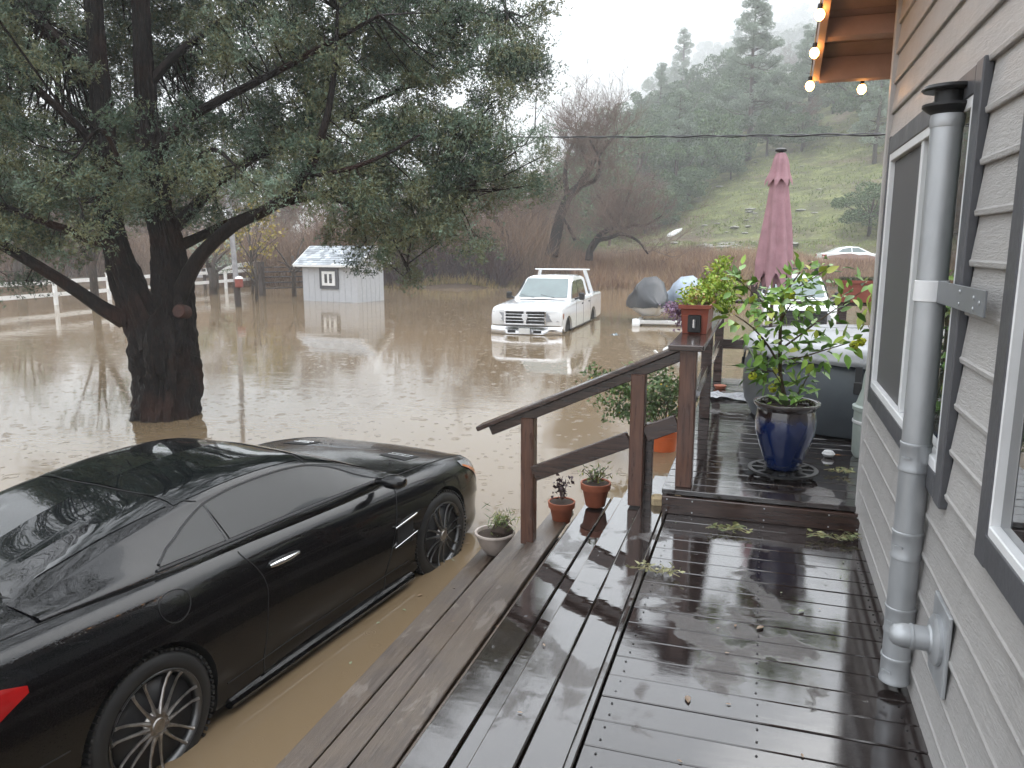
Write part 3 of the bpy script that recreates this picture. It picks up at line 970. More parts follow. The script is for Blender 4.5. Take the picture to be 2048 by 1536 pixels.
K = [sec(-2.43, .46, .80, .76, .46), sec(-2.425, .74, .945, .895, .33), sec(-2.33, .855, 1.01, .95, .25), sec(-2.0, .915, 1.025, .965, .19),
     sec(-1.30, .940, 1.01, .955, .17), sec(-.80, .925, .975, .940, .165), sec(-.2, .905, .945, .915, .165), sec(.4, .905, .92, .885, .165),
     sec(.80, .915, .935, .868, .17), sec(1.29, .938, .90, .852, .17), sec(1.72, .905, .835, .80, .175), sec(2.0, .83, .765, .735, .19, yf=.03),
     sec(2.13, .74, .69, .66, .22, yf=.06), sec(2.17, .60, .60, .58, .30, yf=.07), sec(2.175, .45, .54, .52, .40, yf=.07)]
KY = [k[-1][1] for k in K]
def S(u, t):
    k = crom(K, u)
    return crom(list(k), t)
def u_of_y(y):
    lo, hi = 0.0, len(K) - 1.0
    for _ in range(30):
        m_ = (lo + hi) / 2
        if S(m_, 6)[1] < y: lo = m_
        else: hi = m_
    return (lo + hi) / 2
def car_body():
    us = [i * .25 for i in range(0, (len(K) - 1) * 4 + 1)]
    ts = [i * .25 for i in range(0, 45)]
    rings = []
    for u in us:
        k = crom(K, u); kk = list(k)
        R = [crom(kk, t) for t in ts]
        ring = [(p[0], p[1], p[2]) for p in R] + [(-p[0], p[1], p[2]) for p in R[-2:0:-1]]
        rings.append(ring)
    mb = MB(); n = len(rings[0])
    vs = [p for r in rings for p in r]
    fs = []
    for i in range(len(rings) - 1):
        for j in range(n):
            j2 = (j + 1) % n
            fs.append((i * n + j, (i + 1) * n + j, (i + 1) * n + j2, i * n + j2))
    fs.append(tuple(range(0, n))); fs.append(tuple(range((len(rings) - 1) * n + n - 1, (len(rings) - 1) * n - 1, -1)))
    mb.add(vs, fs)
    me = mb.mesh('body', [M['carpaint'], M['black']], True)
    ob = bpy.data.objects.new('tmp_body', me); COL.objects.link(ob)
    cuts = []
    for y in (-1.29, 1.295):
        for sx in (-1, 1):
            c = MB(); 
            vsx = []
            for x in (sx * .60, sx * 1.3):
                for k in range(40):
                    a = 2 * pi * k / 40
                    vsx.append((x, y + .372 * cos(a), .335 + .372 * sin(a)))
            c.add(vsx, [tuple(range(40)), tuple(range(79, 39, -1))] + [(k, 40 + k, 40 + (k + 1) % 40, (k + 1) % 40) for k in range(40)], 1)
            cme = c.mesh('cut', [M['carpaint'], M['black']])
            import bmesh
            bm = bmesh.new(); bm.from_mesh(cme); bmesh.ops.recalc_face_normals(bm, faces=bm.faces); bm.to_mesh(cme); bm.free()
            co = bpy.data.objects.new('cut', cme); COL.objects.link(co); cuts.append(co)
            md = ob.modifiers.new('b', 'BOOLEAN'); md.object = co; md.operation = 'DIFFERENCE'; md.solver = 'EXACT'
    import bmesh
    bm = bmesh.new(); bm.from_mesh(me); bmesh.ops.recalc_face_normals(bm, faces=bm.faces); bm.to_mesh(me); bm.free()
    dg = bpy.context.evaluated_depsgraph_get()
    me2 = bpy.data.meshes.new_from_object(ob.evaluated_get(dg))
    me2.name = 'body'
    for p in me2.polygons: p.use_smooth = True
    me2.set_sharp_from_angle(angle=radians(35))
    for c in cuts: bpy.data.objects.remove(c, do_unlink=True)
    bpy.data.objects.remove(ob, do_unlink=True)
    return link('body', me2, car, world=False)
body = car_body()
# ---- cabin
CP = dict(y=[-1.66, -1.45, -1.15, -.80, -.45, -.10, .16, .42, .66, .86], z=[1.005, 1.065, 1.148, 1.212, 1.248, 1.248, 1.215, 1.130, 1.02, .925])
def cz(y): 
    xs, zs = CP['y'], CP['z']
    i = max(0, min(len(xs) - 2, int(np.searchsorted(xs, y)) - 1))
    p = [np.array([v]) for v in zs]
    t = i + (y - xs[i]) / (xs[i + 1] - xs[i])
    return float(crom(p, max(0, min(len(xs) - 1 - 1e-6, t)))[0])
def railw(y): return interp1([-1.66, -1.2, -.8, -.3, .16, .5, .86], [.60, .585, .575, .575, .585, .635, .70], y)
def beltw(y): return interp1([-1.66, -1.3, -.9, -.3, .3, .86], [.76, .795, .805, .80, .795, .775], y)
def beltz(y): return interp1([-1.66, -1.2, -.6, 0, .5, .86], [.985, .978, .955, .935, .92, .905], y)
def cabkeys(y):
    zc = cz(y); zb_ = min(beltz(y), zc - .004); rw_ = railw(y); bw = beltw(y)
    zr = zb_ + (zc - zb_) * .80
    return [np.array(p) for p in ((0, y, zc), (rw_ * .45, y, zc - .010 * 1), (rw_ * .82, y, zb_ + (zc - zb_) * .925), (rw_, y, zr), (rw_ + (bw - rw_) * .16, y, zb_ + (zr - zb_) * .86),
            (rw_ + (bw - rw_) * .62, y, zb_ + (zr - zb_) * .42), (bw, y, zb_), (bw + .015, y, zb_ - .07))]
def C(y, t):  # t 0 centre .. 3 rail .. 6 belt
    return crom(cabkeys(y), t)
def cab_patch(y0, y1, tf0, tf1, ny, nt_, off, name, mt, both=True, mirror_join=True, par=None):
    """patch of the cabin surface offset outward; tf0/tf1: functions of y giving t limits"""
    res = None
    for sgn in ((1, -1) if both else (1,)):
        P = []
        for i in range(ny + 1):
            y = y0 + (y1 - y0) * i / ny
            a, b = tf0(y), tf1(y)
            row = []
            for j in range(nt_ + 1):
                t = a + (b - a) * j / nt_
                p = C(y, t)
                e = 1e-2
                d1 = C(min(.86, y + e), t) - C(max(-1.66, y - e), t); d2 = C(y, min(7, t + e)) - C(y, max(0, t - e))
                n_ = np.cross(d2, d1); n_ /= (np.linalg.norm(n_) + 1e-9)
                if n_[2] < 0 and abs(n_[0]) < .5: n_ = -n_
                if n_[0] * p[0] < -1e-6: n_ = -n_
                q = p + n_ * off
                row.append((sgn * q[0], q[1], q[2]))
            P.append(row)
        mb = MB(); mb.grid(P, flip=(sgn > 0))
        if mirror_join:
            if res is None: res = mb
            else: res.add(mb.v, mb.f)
        else:
            mb.build(name, mt, par or car, True, world=False)
    if mirror_join: return res.build(name, mt, par or car, True, world=False)
cab_patch(-1.66, .86, lambda y: 0, lambda y: 7, 60, 42, 0.0, 'cabin_shell', M['carpaint'])
cab_patch(-.80, .14, lambda y: 0, lambda y: 2.75, 26, 12, .004, 'roof_panel', M['carglass'])
cab_patch(.20, .80, lambda y: 0, lambda y: 2.7, 14, 12, .004, 'windshield', M['carglass'])
cab_patch(-1.60, -.83, lambda y: 0, lambda y: interp1([-1.6, -.83], [1.9, 2.55], y), 20, 12, .004, 'rear_window', M['carglass'])
def dlo_hi(y): return interp1([-1.10, -1.0, -.85, -.65, -.45, -.1, .15, .35, .58, .70], [5.6, 5.0, 4.5, 3.95, 3.72, 3.62, 3.68, 4.05, 4.9, 5.6], y)
cab_patch(-.66, .69, dlo_hi, lambda y: 5.72, 44, 8, .005, 'side_window', M['carglass'], mirror_join=False)
cab_patch(-1.09, -.675, dlo_hi, lambda y: 5.72, 16, 8, .005, 'quarter_window', M['carglass'], mirror_join=False)
def seam(pts, r=.0035, name='panel_gap', mt=None, mir=False):
    mb = MB(); mb.tube(pts, r, 5)
    mb.build(name, mt or M['black'], car, True, world=False)
for sg in (1, -1):
    # chrome-dark weatherstrip round side glass
    loop = [C(y, dlo_hi(y)) for y in np.linspace(-1.09, .69, 40)] 
    seam([(sg * p[0] * 1.006, p[1], p[2]) for p in loop], .008, 'window_seal', M['darkplastic'])
    low = [C(y, 5.80) for y in np.linspace(-1.12, .72, 24)]
    seam([(sg * (p[0] + .007), p[1], p[2]) for p in low], .009, 'belt_trim', M['darkplastic'])
    seam([(sg * (C(-.665, t)[0] + .004), -.665 - .012 * (t - 3.9), C(-.665, t)[2]) for t in np.linspace(dlo_hi(-.66), 5.75, 10)], .006, 'window_seal', M['darkplastic'])
    # door gap: rear edge, bottom, front edge
    pts = []
    for t in np.linspace(3.9, 8.6, 26):
        yy_ = -.70 + .16 * smooth(3.9, 6.2, t) - .02 * (t - 6)
        p = S(u_of_y(yy_), t); pts.append((sg * (p[0] + .001), p[1], p[2]))
    for yy_ in np.linspace(-.5, .62, 10)[1:-1]:
        p = S(u_of_y(yy_), 8.75); pts.append((sg * (p[0] + .001), p[1], p[2]))
    for t in np.linspace(8.6, 3.9, 26):
        yy_ = .78 - .05 * (t - 4)
        p = S(u_of_y(yy_), t); pts.append((sg * (p[0] + .001), p[1], p[2]))
    seam(pts, .0032)
    # cut line above the sill
    pts = [S(u_of_y(y), 8.1 - .0 * y) for y in np.linspace(-.85, .85, 16)]
    seam([(sg * (p[0] + .002), p[1], p[2]) for p in pts], .003)
    # trunk lid / soft-top line along the shoulder
    pts = [S(u_of_y(y), 3.05) for y in np.linspace(-2.36, -1.0, 18)]
    seam([(sg * p[0], p[1], p[2] + .001) for p in pts], .0035)
    # rear bumper line
    pts = [S(u_of_y(y), 6.9) for y in np.linspace(-2.40, -1.70, 12)]
    seam([(sg * (p[0] + .001), p[1], p[2]) for p in pts], .003)
    # bonnet edge
    pts = [S(u_of_y(y), 2.95) for y in np.linspace(.86, 2.08, 16)]
    seam([(sg * p[0], p[1], p[2] + .001) for p in pts], .0035)
    # door mirror
    mb = MB()
    prof = [(0, -.085), (.034, -.078), (.050, -.045), (.054, 0), (.048, .045), (.03, .075), (0, .083)]
    mb.lathe(prof, 16, (sg * .965, .60, .955), M=Matrix.Rotation(sg * .12, 3, 'Z') @ Matrix.Rotation(pi / 2, 3, 'Y') @ Matrix.Diagonal((.9, 1.25, 1)).to_3x3())
    mb.tube([(sg * .80, .63, .93), (sg * .93, .62, .945)], [.022, .03], 8)
    mb.build('door_mirror', M['carpaint'], car, True, world=False)
    # chrome handle
    def SP(y, t, o=.0): 
        p = S(u_of_y(y), t); return (sg * (p[0] + o), p[1], p[2])
    mb = MB(); mb.tube([SP(-.50, 5.28, .004), SP(-.47, 5.22, .024), SP(-.38, 5.2, .032), SP(-.29, 5.2, .026), SP(-.27, 5.22, .006)], [.010, .015, .015, .010, .008], 10)
    mb.build('door_handle', M['chrome'], car, True, world=False)
    # fender vent and two bright blades
    mb = MB()
    P = [[SP(y, t, .0025) for t in np.linspace(5.9, 7.0, 5)] for y in np.linspace(.70, .88, 6)]
    mb.grid(P, flip=(sg > 0)); mb.build('fender_vent', M['black'], car, world=False)
    for t0 in (5.95, 6.75):
        mb = MB(); mb.beam(SP(.66, t0 + .12, .010), SP(.915, t0 - .12, .012), .012, .014, ch=.002); mb.build('vent_blade', M['chrome'], car, world=False)
    # tail light and headlight
    P = []
    for y in np.linspace(-2.424, -1.83, 14):
        a_ = interp1([-2.424, -2.1, -1.83], [4.25, 4.6, 5.25], y); b_ = interp1([-2.424, -2.1, -1.83], [6.6, 6.25, 5.45], y)
        P.append([SP(y, t, .006) for t in np.linspace(a_, b_, 9)])
    mb = MB(); mb.grid(P, flip=(sg > 0)); mb.build('tail_light', M['red_lens'], car, True, world=False)
    P = []
    for y in np.linspace(-2.42, -1.98, 9):
        P.append([SP(y, t, .011) for t in np.linspace(5.15, 5.6, 4)])
    mb = MB(); mb.grid(P, flip=(sg > 0)); mb.build('reversing_lamp', M['clear_lens'], car, True, world=False)
    P = []
    for y in np.linspace(1.70, 2.10, 9):
        P.append([SP(y, t, .005) for t in np.linspace(3.7, interp1([1.7, 2.1], [4.3, 5.6], y), 7)])
    mb = MB(); mb.grid(P, flip=(sg > 0)); mb.build('headlight', M['clear_lens'], car, True, world=False)
    P = []
    for y in np.linspace(1.72, 2.02, 7):
        P.append([SP(y, t, .009) for t in np.linspace(interp1([1.7, 2.1], [4.1, 5.1], y), interp1([1.7, 2.1], [4.3, 5.6], y), 3)])
    mb = MB(); mb.grid(P, flip=(sg > 0)); mb.build('side_marker', M['amber_lens'], car, True, world=False)
    # side skirt
    mb = MB(); mb.tube([(sg * .90, y, .175) for y in (-.85, -.3, .3, .87)], .03, 8); mb.build('side_skirt', M['carpaint'], car, True, world=False)
    # bonnet louvres
    for k in range(2):
        mb = MB()
        y0_ = 1.42 - k * .055
        p1 = S(u_of_y(y0_), 1.05); p2 = S(u_of_y(y0_ + .03), 1.75)
        mb.beam((sg * p1[0], p1[1], p1[2] + .006), (sg * p2[0], p2[1], p2[2] + .006), .016, .008, ch=.002); mb.build('bonnet_louvre', M['chrome'], car, world=False)
    P = [[tuple(np.array(SP(y, t)) + (0, 0, .003)) for t in np.linspace(.95, 1.9, 6)] for y in np.linspace(1.28, 1.50, 4)]
    mb = MB(); mb.grid(P, flip=(sg > 0)); mb.build('bonnet_vent', M['black'], car, world=False)
# lines across the top
for y in (.16, -.815):
    pts = [C(y - (.0 if y > 0 else .10 * (t / 3) ** 2 * -1), t) for t in np.linspace(0, 3.4, 14)]
    seam([(-p[0], p[1], p[2] + .002) for p in pts[::-1]] + [(p[0], p[1], p[2] + .002) for p in pts[1:]], .0032)
pts = [S(u_of_y(-1.64 + .30 * (x / .8) ** 4), 3.0 * abs(x) / .8) for x in np.linspace(0, .8, 14)]
seam([(-p[0], p[1], p[2] + .002) for p in pts[::-1]] + [(p[0], p[1], p[2] + .002) for p in pts[1:]], .005)
pts = [S(u_of_y(.9 - .1 * (x / .8) ** 2), 3.0 * abs(x) / .8) for x in np.linspace(0, .8, 12)]
seam([(-p[0], p[1], p[2] + .002) for p in pts[::-1]] + [(p[0], p[1], p[2] + .002) for p in pts[1:]], .006)
# fuel flap ring on the right rear wing
ring = []
for k in range(28):
    a = 2 * pi * k / 28
    yy_ = -1.13 + .088 * cos(a)
    tt = 4.95 + .62 * sin(a)
    p = S(u_of_y(yy_), tt); ring.append((p[0] + .001, p[1], p[2]))
mb = MB(); mb.tube(ring, .003, 5, closed=True); mb.build('fuel_flap', M['black'], car, True, world=False)
# wheels
def wheel(x, y, front):
    sg = 1 if x > 0 else -1
    MX = Matrix.Rotation(sg * pi / 2, 3, 'Y')
    if front: MX = Matrix.Rotation(radians(-3), 3, 'Z') @ MX
    c = (x, y, .335)
    w = link('wheel', (lambda mb: mb.mesh('wheel', M['darkplastic'], True))(MB().lathe([(.0, -.02), (.215, -.02), (.225, -.16), (.0, -.16)], 24, c, M=MX)), car, world=False)
    t = MB(); t.lathe([(.236, -.205), (.300, -.215), (.328, -.195), (.335, -.165), (.335, -.045), (.329, -.018), (.305, .004), (.262, .008), (.243, -.004), (.240, -.03), (.236, -.205)], 64, c, M=MX, close=False)
    for k in range(72):     # tread blocks
        a = 2 * pi * k / 72
        t.box(tuple(Vector(c) + MX @ Vector((.334 * cos(a), .334 * sin(a), -.028))), (.012, .016, .05), M=MX @ Matrix.Rotation(a, 3, 'Z'))
    t.build('tyre', M['rubber'], w, True, world=False)
    r = MB(); r.lathe([(.232, -.10), (.240, -.01), (.249, .004), (.252, .007), (.247, .010), (.236, .002), (.226, -.02), (.222, -.10)], 56, c, M=MX, close=False)
    r.build('rim', M['alloy'], w, True, world=False)
    sp = MB()
    for k in range(14):
        a = 2 * pi * (k + .25) / 14
        pts = []
        for q, (rr, zz, da) in enumerate(((.05, .002, .0), (.10, -.006, .02), (.16, -.012, .06), (.205, -.010, .09), (.238, .002, .10))):
            aa = a + da * (1 if k % 2 else -.6)
            pts.append(Vector(c) + MX @ Vector((rr * cos(aa), rr * sin(aa), zz)))
        sp.tube(pts, [.013, .0085, .0068, .0068, .009], 6)
    sp.build('spokes', M['alloy_br'] if not front else M['alloy'], w, True, world=False)
    h = MB(); h.lathe([(.0, .014), (.030, .013), (.034, .006), (.060, .002), (.068, -.012), (.06, -.03)], 24, c, M=MX)
    for k in range(5):
        a = 2 * pi * k / 5; h.lathe([(.0, .012), (.010, .010), (.011, 0)], 8, tuple(Vector(c) + MX @ Vector((.05 * cos(a), .05 * sin(a), 0))), M=MX)
    h.build('hub', M['alloy_br'], w, True, world=False)
    b = MB(); b.lathe([(0, -.05), (.17, -.05), (.17, -.07), (0, -.07)], 30, c, M=MX); b.build('brake_disc', M['alloy'], w, True, world=False)
for x, y, f in ((.925, -1.29, False), (.915, 1.295, True), (-.925, -1.29, False), (-.915, 1.295, True)):
    wheel(x, y, f)

# ================================================================== PICKUPS
def pickup(name, label, loc, rz, dark_rack=False, dark_bumper=False, group=None):
    t = thing(name, label, 'pickup truck', loc, rz)
    P = [(-2.88, .55), (-2.90, .80), (-2.89, 1.24), (-2.86, 1.30), (-1.42, 1.30), (-1.40, 1.27), (1.02, 1.25), (1.35, 1.235), (2.30, 1.185), (2.68, 1.14), (2.80, 1.06), (2.84, .92), (2.82, .70), (2.72, .60)]
    def arch(yc, r=.475, zc=.42):
        return [(yc + r * cos(a), zc + r * sin(a)) for a in np.linspace(radians(10), radians(170), 13)]
    P += [(2.42, .50)] + arch(1.95) + [(1.47, .47)] + [(-1.10, .47)] + arch(-1.60) + [(-2.08, .50)]
    n = len(P); xs = [-.99, -.955, -.80, .80, .955, .99]
    mb = MB(); vs = []
    cy = sum(p[0] for p in P) / n
    for x in xs:
        k = 1 if abs(x) > .97 else 0
        for u, v in P:
            ins = .0
            if k: 
                v2 = v - .05 if v > 1.0 else v; u2 = u - .06 if u > 2.5 else (u + .03 if u < -2.7 else u)
            else:
                u2, v2 = u, v
                if abs(x) < .9 and u > 1.0 and v > 1.0: v2 = v + .035 * smooth(1.0, 1.5, u)
                if abs(x) < .9 and u > 2.6: u2 = u + .05
            vs.append((x, u2, v2))
    fs = [tuple(range(n - 1, -1, -1)), tuple(range((len(xs) - 1) * n, len(xs) * n))]
    for i in range(len(xs) - 1):
        for j in range(n):
            j2 = (j + 1) % n; fs.append((i * n + j, i * n + j2, (i + 1) * n + j2, (i + 1) * n + j))
    mb.add(vs, fs)
    mb.build('body', M['truckwhite'], t, True, world=False, angle=28)
    # cab
    st = [(-1.42, .86, .86, 1.26), (-1.34, .72, .84, 1.86), (-.95, .70, .85, 1.92), (.10, .69, .85, 1.915), (.35, .70, .86, 1.86), (1.10, .80, .88, 1.27)]
    mb = MB(); rows = []
    for y, wt, wb, z in st:
        zl = 1.24
        zt_ = z
        rows.append([(-wb, y, zl), (-wb + (wb - wt) * .75, y, zl + (zt_ - zl) * .75), (-wt + .02, y, zt_ - .035), (-wt * .8, y, zt_), (0, y, zt_ + .015), (wt * .8, y, zt_), (wt - .02, y, zt_ - .035), (wb - (wb - wt) * .75, y, zl + (zt_ - zl) * .75), (wb, y, zl)])
    mb.grid(rows)
    cab = mb.build('cab', M['truckwhite'], t, True, world=False, angle=38)
    # windshield in plane between (.35,1.86) and (1.10,1.27)
    def ws(s, x):
        y = .38 + (1.06 - .38) * s; z = 1.845 + (1.30 - 1.845) * s; return (x, y + .012, z + .02)
    mb = MB(); mb.grid([[ws(s, x * (.62 + .12 * s)) for x in np.linspace(-1, 1, 9)] for s in (0.03, .5, .97)], flip=False)
    mb.build('windshield', M['truckglass'], t, True, world=False)
    mb = MB(); 
    for x in (-.35, .25): mb.beam((x, 1.06, 1.315), (x + .42, .98, 1.40), .012, .012)
    mb.build('wiper', M['darkplastic'], t, world=False)
    for sg in (-1, 1):
        def sw(y, z):   # side glass plane
            wt = .70; wb = .855; f = (z - 1.24) / .66
            return (sg * (wb - (wb - wt) * f + .014), y, z)
        for poly in ([(.98, 1.30), (.46, 1.74), (.36, 1.78), (.02, 1.79), (.02, 1.30)], [(-.05, 1.30), (-.05, 1.79), (-.82, 1.79), (-.98, 1.72), (-1.05, 1.30)]):
            mb = MB(); mb.add([sw(u, v) for u, v in poly], [tuple(range(len(poly)))]); mb.build('side_window', M['glass_dark'], t, world=False)
        mb = MB(); mb.box((sg * 1.10, .78, 1.36), (.17, .09, .21), ch=.03); mb.beam((sg * .9, .84, 1.28), (sg * 1.04, .80, 1.32), .05, .05); mb.build('door_mirror', M['darkplastic'], t, world=False)
        for yy_ in (.14, -.88):
            mb = MB(); mb.box((sg * 1.0, yy_, 1.12), (.03, .17, .035), ch=.008); mb.build('door_handle', M['darkplastic'], t, world=False)
        for yy_ in (.98, -.02, -1.12):
            mb = MB(); mb.box((sg * .9915, yy_, .86), (.004, .012, .74)); mb.build('panel_gap', M['black'], t, world=False)
        mb = MB(); mb.box((sg * .9915, .13, .49), (.01, 3.0, .04)); mb.build('sill', M['darkplastic'], t, world=False)
        # head light
        mb = MB()
        P_ = [(sg * .56, 2.905, 1.02), (sg * .60, 2.905, .80), (sg * .93, 2.85, .80), (sg * 1.0, 2.62, .84), (sg * 1.0, 2.58, 1.03), (sg * .93, 2.82, 1.06)]
        mb.add(P_, [tuple(range(6))[::sg]]); mb.build('headlight', M['clear_lens'], t, world=False)
        mb = MB(); mb.add([(sg * 1.004, 2.66, .86), (sg * 1.004, 2.585, .88), (sg * 1.004, 2.585, 1.0), (sg * 1.004, 2.70, 1.01)], [(0, 1, 2, 3)[::sg]]); mb.build('side_marker', M['amber_lens'], t, world=False)
        # wheels
        for yy_ in (1.95, -1.60):
            MX = Matrix.Rotation(sg * pi / 2, 3, 'Y')
            c = (sg * .90, yy_, .40)
            w_ = MB().lathe([(0, -.02), (.24, -.02), (.24, -.2), (0, -.2)], 20, c, M=MX).build('wheel', M['darkplastic'], t, True, world=False)
            MB().lathe([(.25, -.22), (.37, -.22), (.40, -.18), (.40, -.03), (.37, .01), (.28, .01), (.25, -.01)], 32, c, M=MX, close=False).build('tyre', M['rubber'], w_, True, world=False)
            r = MB().lathe([(.25, -.05), (.262, .006), (.25, .012), (.24, -.03)], 32, c, M=MX, close=False)
            for k in range(5):
                a = 2 * pi * k / 5 + .3; r.beam(Vector(c) + MX @ Vector((.03 * cos(a), .03 * sin(a), 0)), Vector(c) + MX @ Vector((.245 * cos(a), .245 * sin(a), -.005)), .03, .06, up=MX @ Vector((0, 0, 1)))
            r.build('rim', M['chrome'], w_, True, world=False)
            MB().lathe([(.0, -.03), (.50, -.03), (.50, -.34), (0, -.34)], 28, (sg * .955, yy_, .42), M=MX)
    for yy_ in (1.95, -1.60):
        mb = MB(); mb.box((0, yy_, .68), (1.86, .90, .40)); mb.build('wheel_well', M['black'], t, world=False)
    # front: grille, bumper, plate
    gm = M['darkplastic'] if dark_bumper else M['chrome']
    mb = MB(); mb.box((0, 2.885, .90), (1.12, .05, .36)); g = mb.build('grille', M['black'], t, world=False)
    mb = MB()
    for z in (1.075, .99, .905, .82, .725):
        mb.box((0, 2.915, z), (1.10, .02, .026 if z in (1.075, .905, .725) else .011), ch=.004)
    for x in (-.565, 0, .565): mb.box((x, 2.917, .90), (.05 if x else .075, .022, .37), ch=.004)
    mb.build('grille_bars', gm, g, world=False)
    mb = MB(); mb.prism([(-.075, .99), (.075, .99), (.085, .93), (.05, .84), (0, .80), (-.05, .84), (-.085, .93)], lambda u, v: (u, 2.928, v), lambda u, v: (u, 2.942, v)); mb.build('emblem', gm, g, world=False)
    rows = []
    for x in np.linspace(-1.0, 1.0, 13):
        yb = 2.93 - .20 * abs(x) ** 3.2
        rows.append([(x, yb - .05, .67), (x, yb + .02, .655), (x, yb + .045, .60), (x, yb + .045, .46), (x, yb + .01, .42), (x, yb - .06, .40)])
    mb = MB(); mb.grid(rows); mb.build('bumper', M['darkplastic'] if dark_bumper else M['chrome'], t, True, world=False)
    mb = MB(); mb.box((-.36, 2.972, .53), (.22, .02, .075)); mb.box((.36, 2.972, .53), (.22, .02, .075)); mb.build('air_intake', M['black'], t, world=False)
    mb = MB(); mb.box((0, 2.985, .545), (.31, .012, .155), ch=.004); mb.build('licence_plate', M['white_paint'], t, world=False)
    # thin black sheet added for the dark inside of the open bed, + rack
    mb = MB(); mb.box((0, -2.13, 1.297), (1.62, 1.38, .02)); mb.build('dark_bed_sheet', M['black'], t, world=False)
    rm = M['darkplastic'] if dark_rack else M['truckwhite']
    mb = MB()
    mb.box((0, -1.40, 2.06), (1.78, .07, .045), ch=.01)
    for sg in (-1, 1):
        mb.beam((sg * .93, -1.60, 1.30), (sg * .72, -1.40, 2.04), .06, .10)
    mb.build('ladder_rack', rm, t, world=False)
    return t
p = at(1047, 668, 20.75); q = at(1590, 664, 20.6)
hd1 = pi - radians(-6)
def place_front(px, py, w, head):
    p = at(px, py, w)
    f = Vector((-sin(head), cos(head), 0))      # local +Y in world after rotation head
    return Vector((p.x, p.y, 0)) - f * 2.9
h1 = pi + radians(1.0)
l1 = place_front(1050, 666, 20.75, h1)
pickup('white_pickup', 'white pickup truck with ladder rack standing in flood water up to its bumper', (l1.x, l1.y, -.44), h1)
h2 = pi + radians(3)
l2 = place_front(1604, 668, 20.3, h2)
pickup('white_pickup', 'white pickup with black bumper behind the umbrella and lemon tree', (l2.x, l2.y, -.40), h2, True, True)

# ================================================================== far white sedan on the hillside track
def sedan():
    p = at(1706, 532, 55)
    head = atan2(-(RV[0]), RV[1])             # points to the right of the view
    hz_ = hgt(p.x, p.y)
    t = thing('white_sedan', 'small white sedan parked high on the dirt track of the hillside', 'car', (p.x, p.y, .84), head - .06)
    P = [(-2.35, .35), (-2.42, .60), (-2.38, .92), (-2.25, 1.0), (-1.75, 1.03), (-1.15, 1.34), (-.55, 1.45), (.15, 1.42), (.95, .98), (1.9, .86), (2.3, .72), (2.4, .5), (2.3, .32)]
    def arch(yc): return [(yc + .34 * cos(a), .30 + .34 * sin(a)) for a in np.linspace(0.1, pi - .1, 9)]
    body_ = [(-2.35, .35), (-2.42, .60), (-2.38, .92), (-2.25, 1.0), (-1.75, 1.02), (0, .97), (.95, .95), (1.9, .86), (2.3, .72), (2.4, .5), (2.3, .32)] + arch(1.4) + arch(-1.4)
    mb = MB(); n = len(body_); vs = []
    for x in (-.88, -.82, .82, .88):
        for u, v in body_:
            vs.append((x, u, v - (.04 if abs(x) > .85 and v > .7 else 0)))
    fs = [tuple(range(n - 1, -1, -1)), tuple(range(3 * n, 4 * n))]
    for i in range(3):
        for j in range(n):
            fs.append((i * n + j, i * n + (j + 1) % n, (i + 1) * n + (j + 1) % n, (i + 1) * n + j))
    mb.add(vs, fs); mb.build('body', M['truckwhite'], t, True, world=False, angle=30)
    cab = [(-1.85, 1.0), (-1.15, 1.36), (-.55, 1.46), (.10, 1.43), (1.0, .94)]
    rows = []
    for u, v in cab:
        f = (v - .95) / .5
        wt = .80 - .22 * f
        rows.append([(-.80, u, .96), (-wt, u, .96 + (v - .96) * .9), (-wt * .8, u, v), (wt * .8, u, v), (wt, u, .96 + (v - .96) * .9), (.80, u, .96)])
    mb = MB(); mb.grid(rows); mb.build('cabin', M['truckwhite'], t, True, world=False, angle=35)
    for sg in (-1, 1):
        for poly in ([(-1.38, 1.04), (-1.05, 1.27), (-.55, 1.36), (-.45, 1.36), (-.45, 1.04)], [(-.38, 1.04), (-.38, 1.36), (.05, 1.34), (.62, 1.04)]):
            mb = MB(); mb.add([(sg * (.815 - .22 * (v - .95) / .5), u, v) for u, v in poly], [tuple(range(len(poly)))]); mb.build('side_window', M['truckglass'], t, world=False)
        mb = MB(); mb.box((sg * .72, -2.395, .82), (.26, .06, .14), ch=.01); mb.build('tail_light', M['red_lens'], t, world=False)
        mb = MB(); mb.box((sg * .883, -2.28, .82), (.012, .2, .13)); mb.build('tail_light', M['red_lens'], t, world=False)
        for yy_ in (1.4, -1.4):
            MX = Matrix.Rotation(sg * pi / 2, 3, 'Y'); c = (sg * .80, yy_, .31)
            w_ = MB().lathe([(0, -.0), (.19, -.0), (.19, -.15), (0, -.15)], 16, c, M=MX).build('wheel', M['alloy'], t, True, world=False)
            MB().lathe([(.2, -.2), (.31, -.19), (.31, -.0), (.29, .02), (.2, .02)], 20, c, M=MX, close=False).build('tyre', M['rubber'], w_, True, world=False)
sedan()
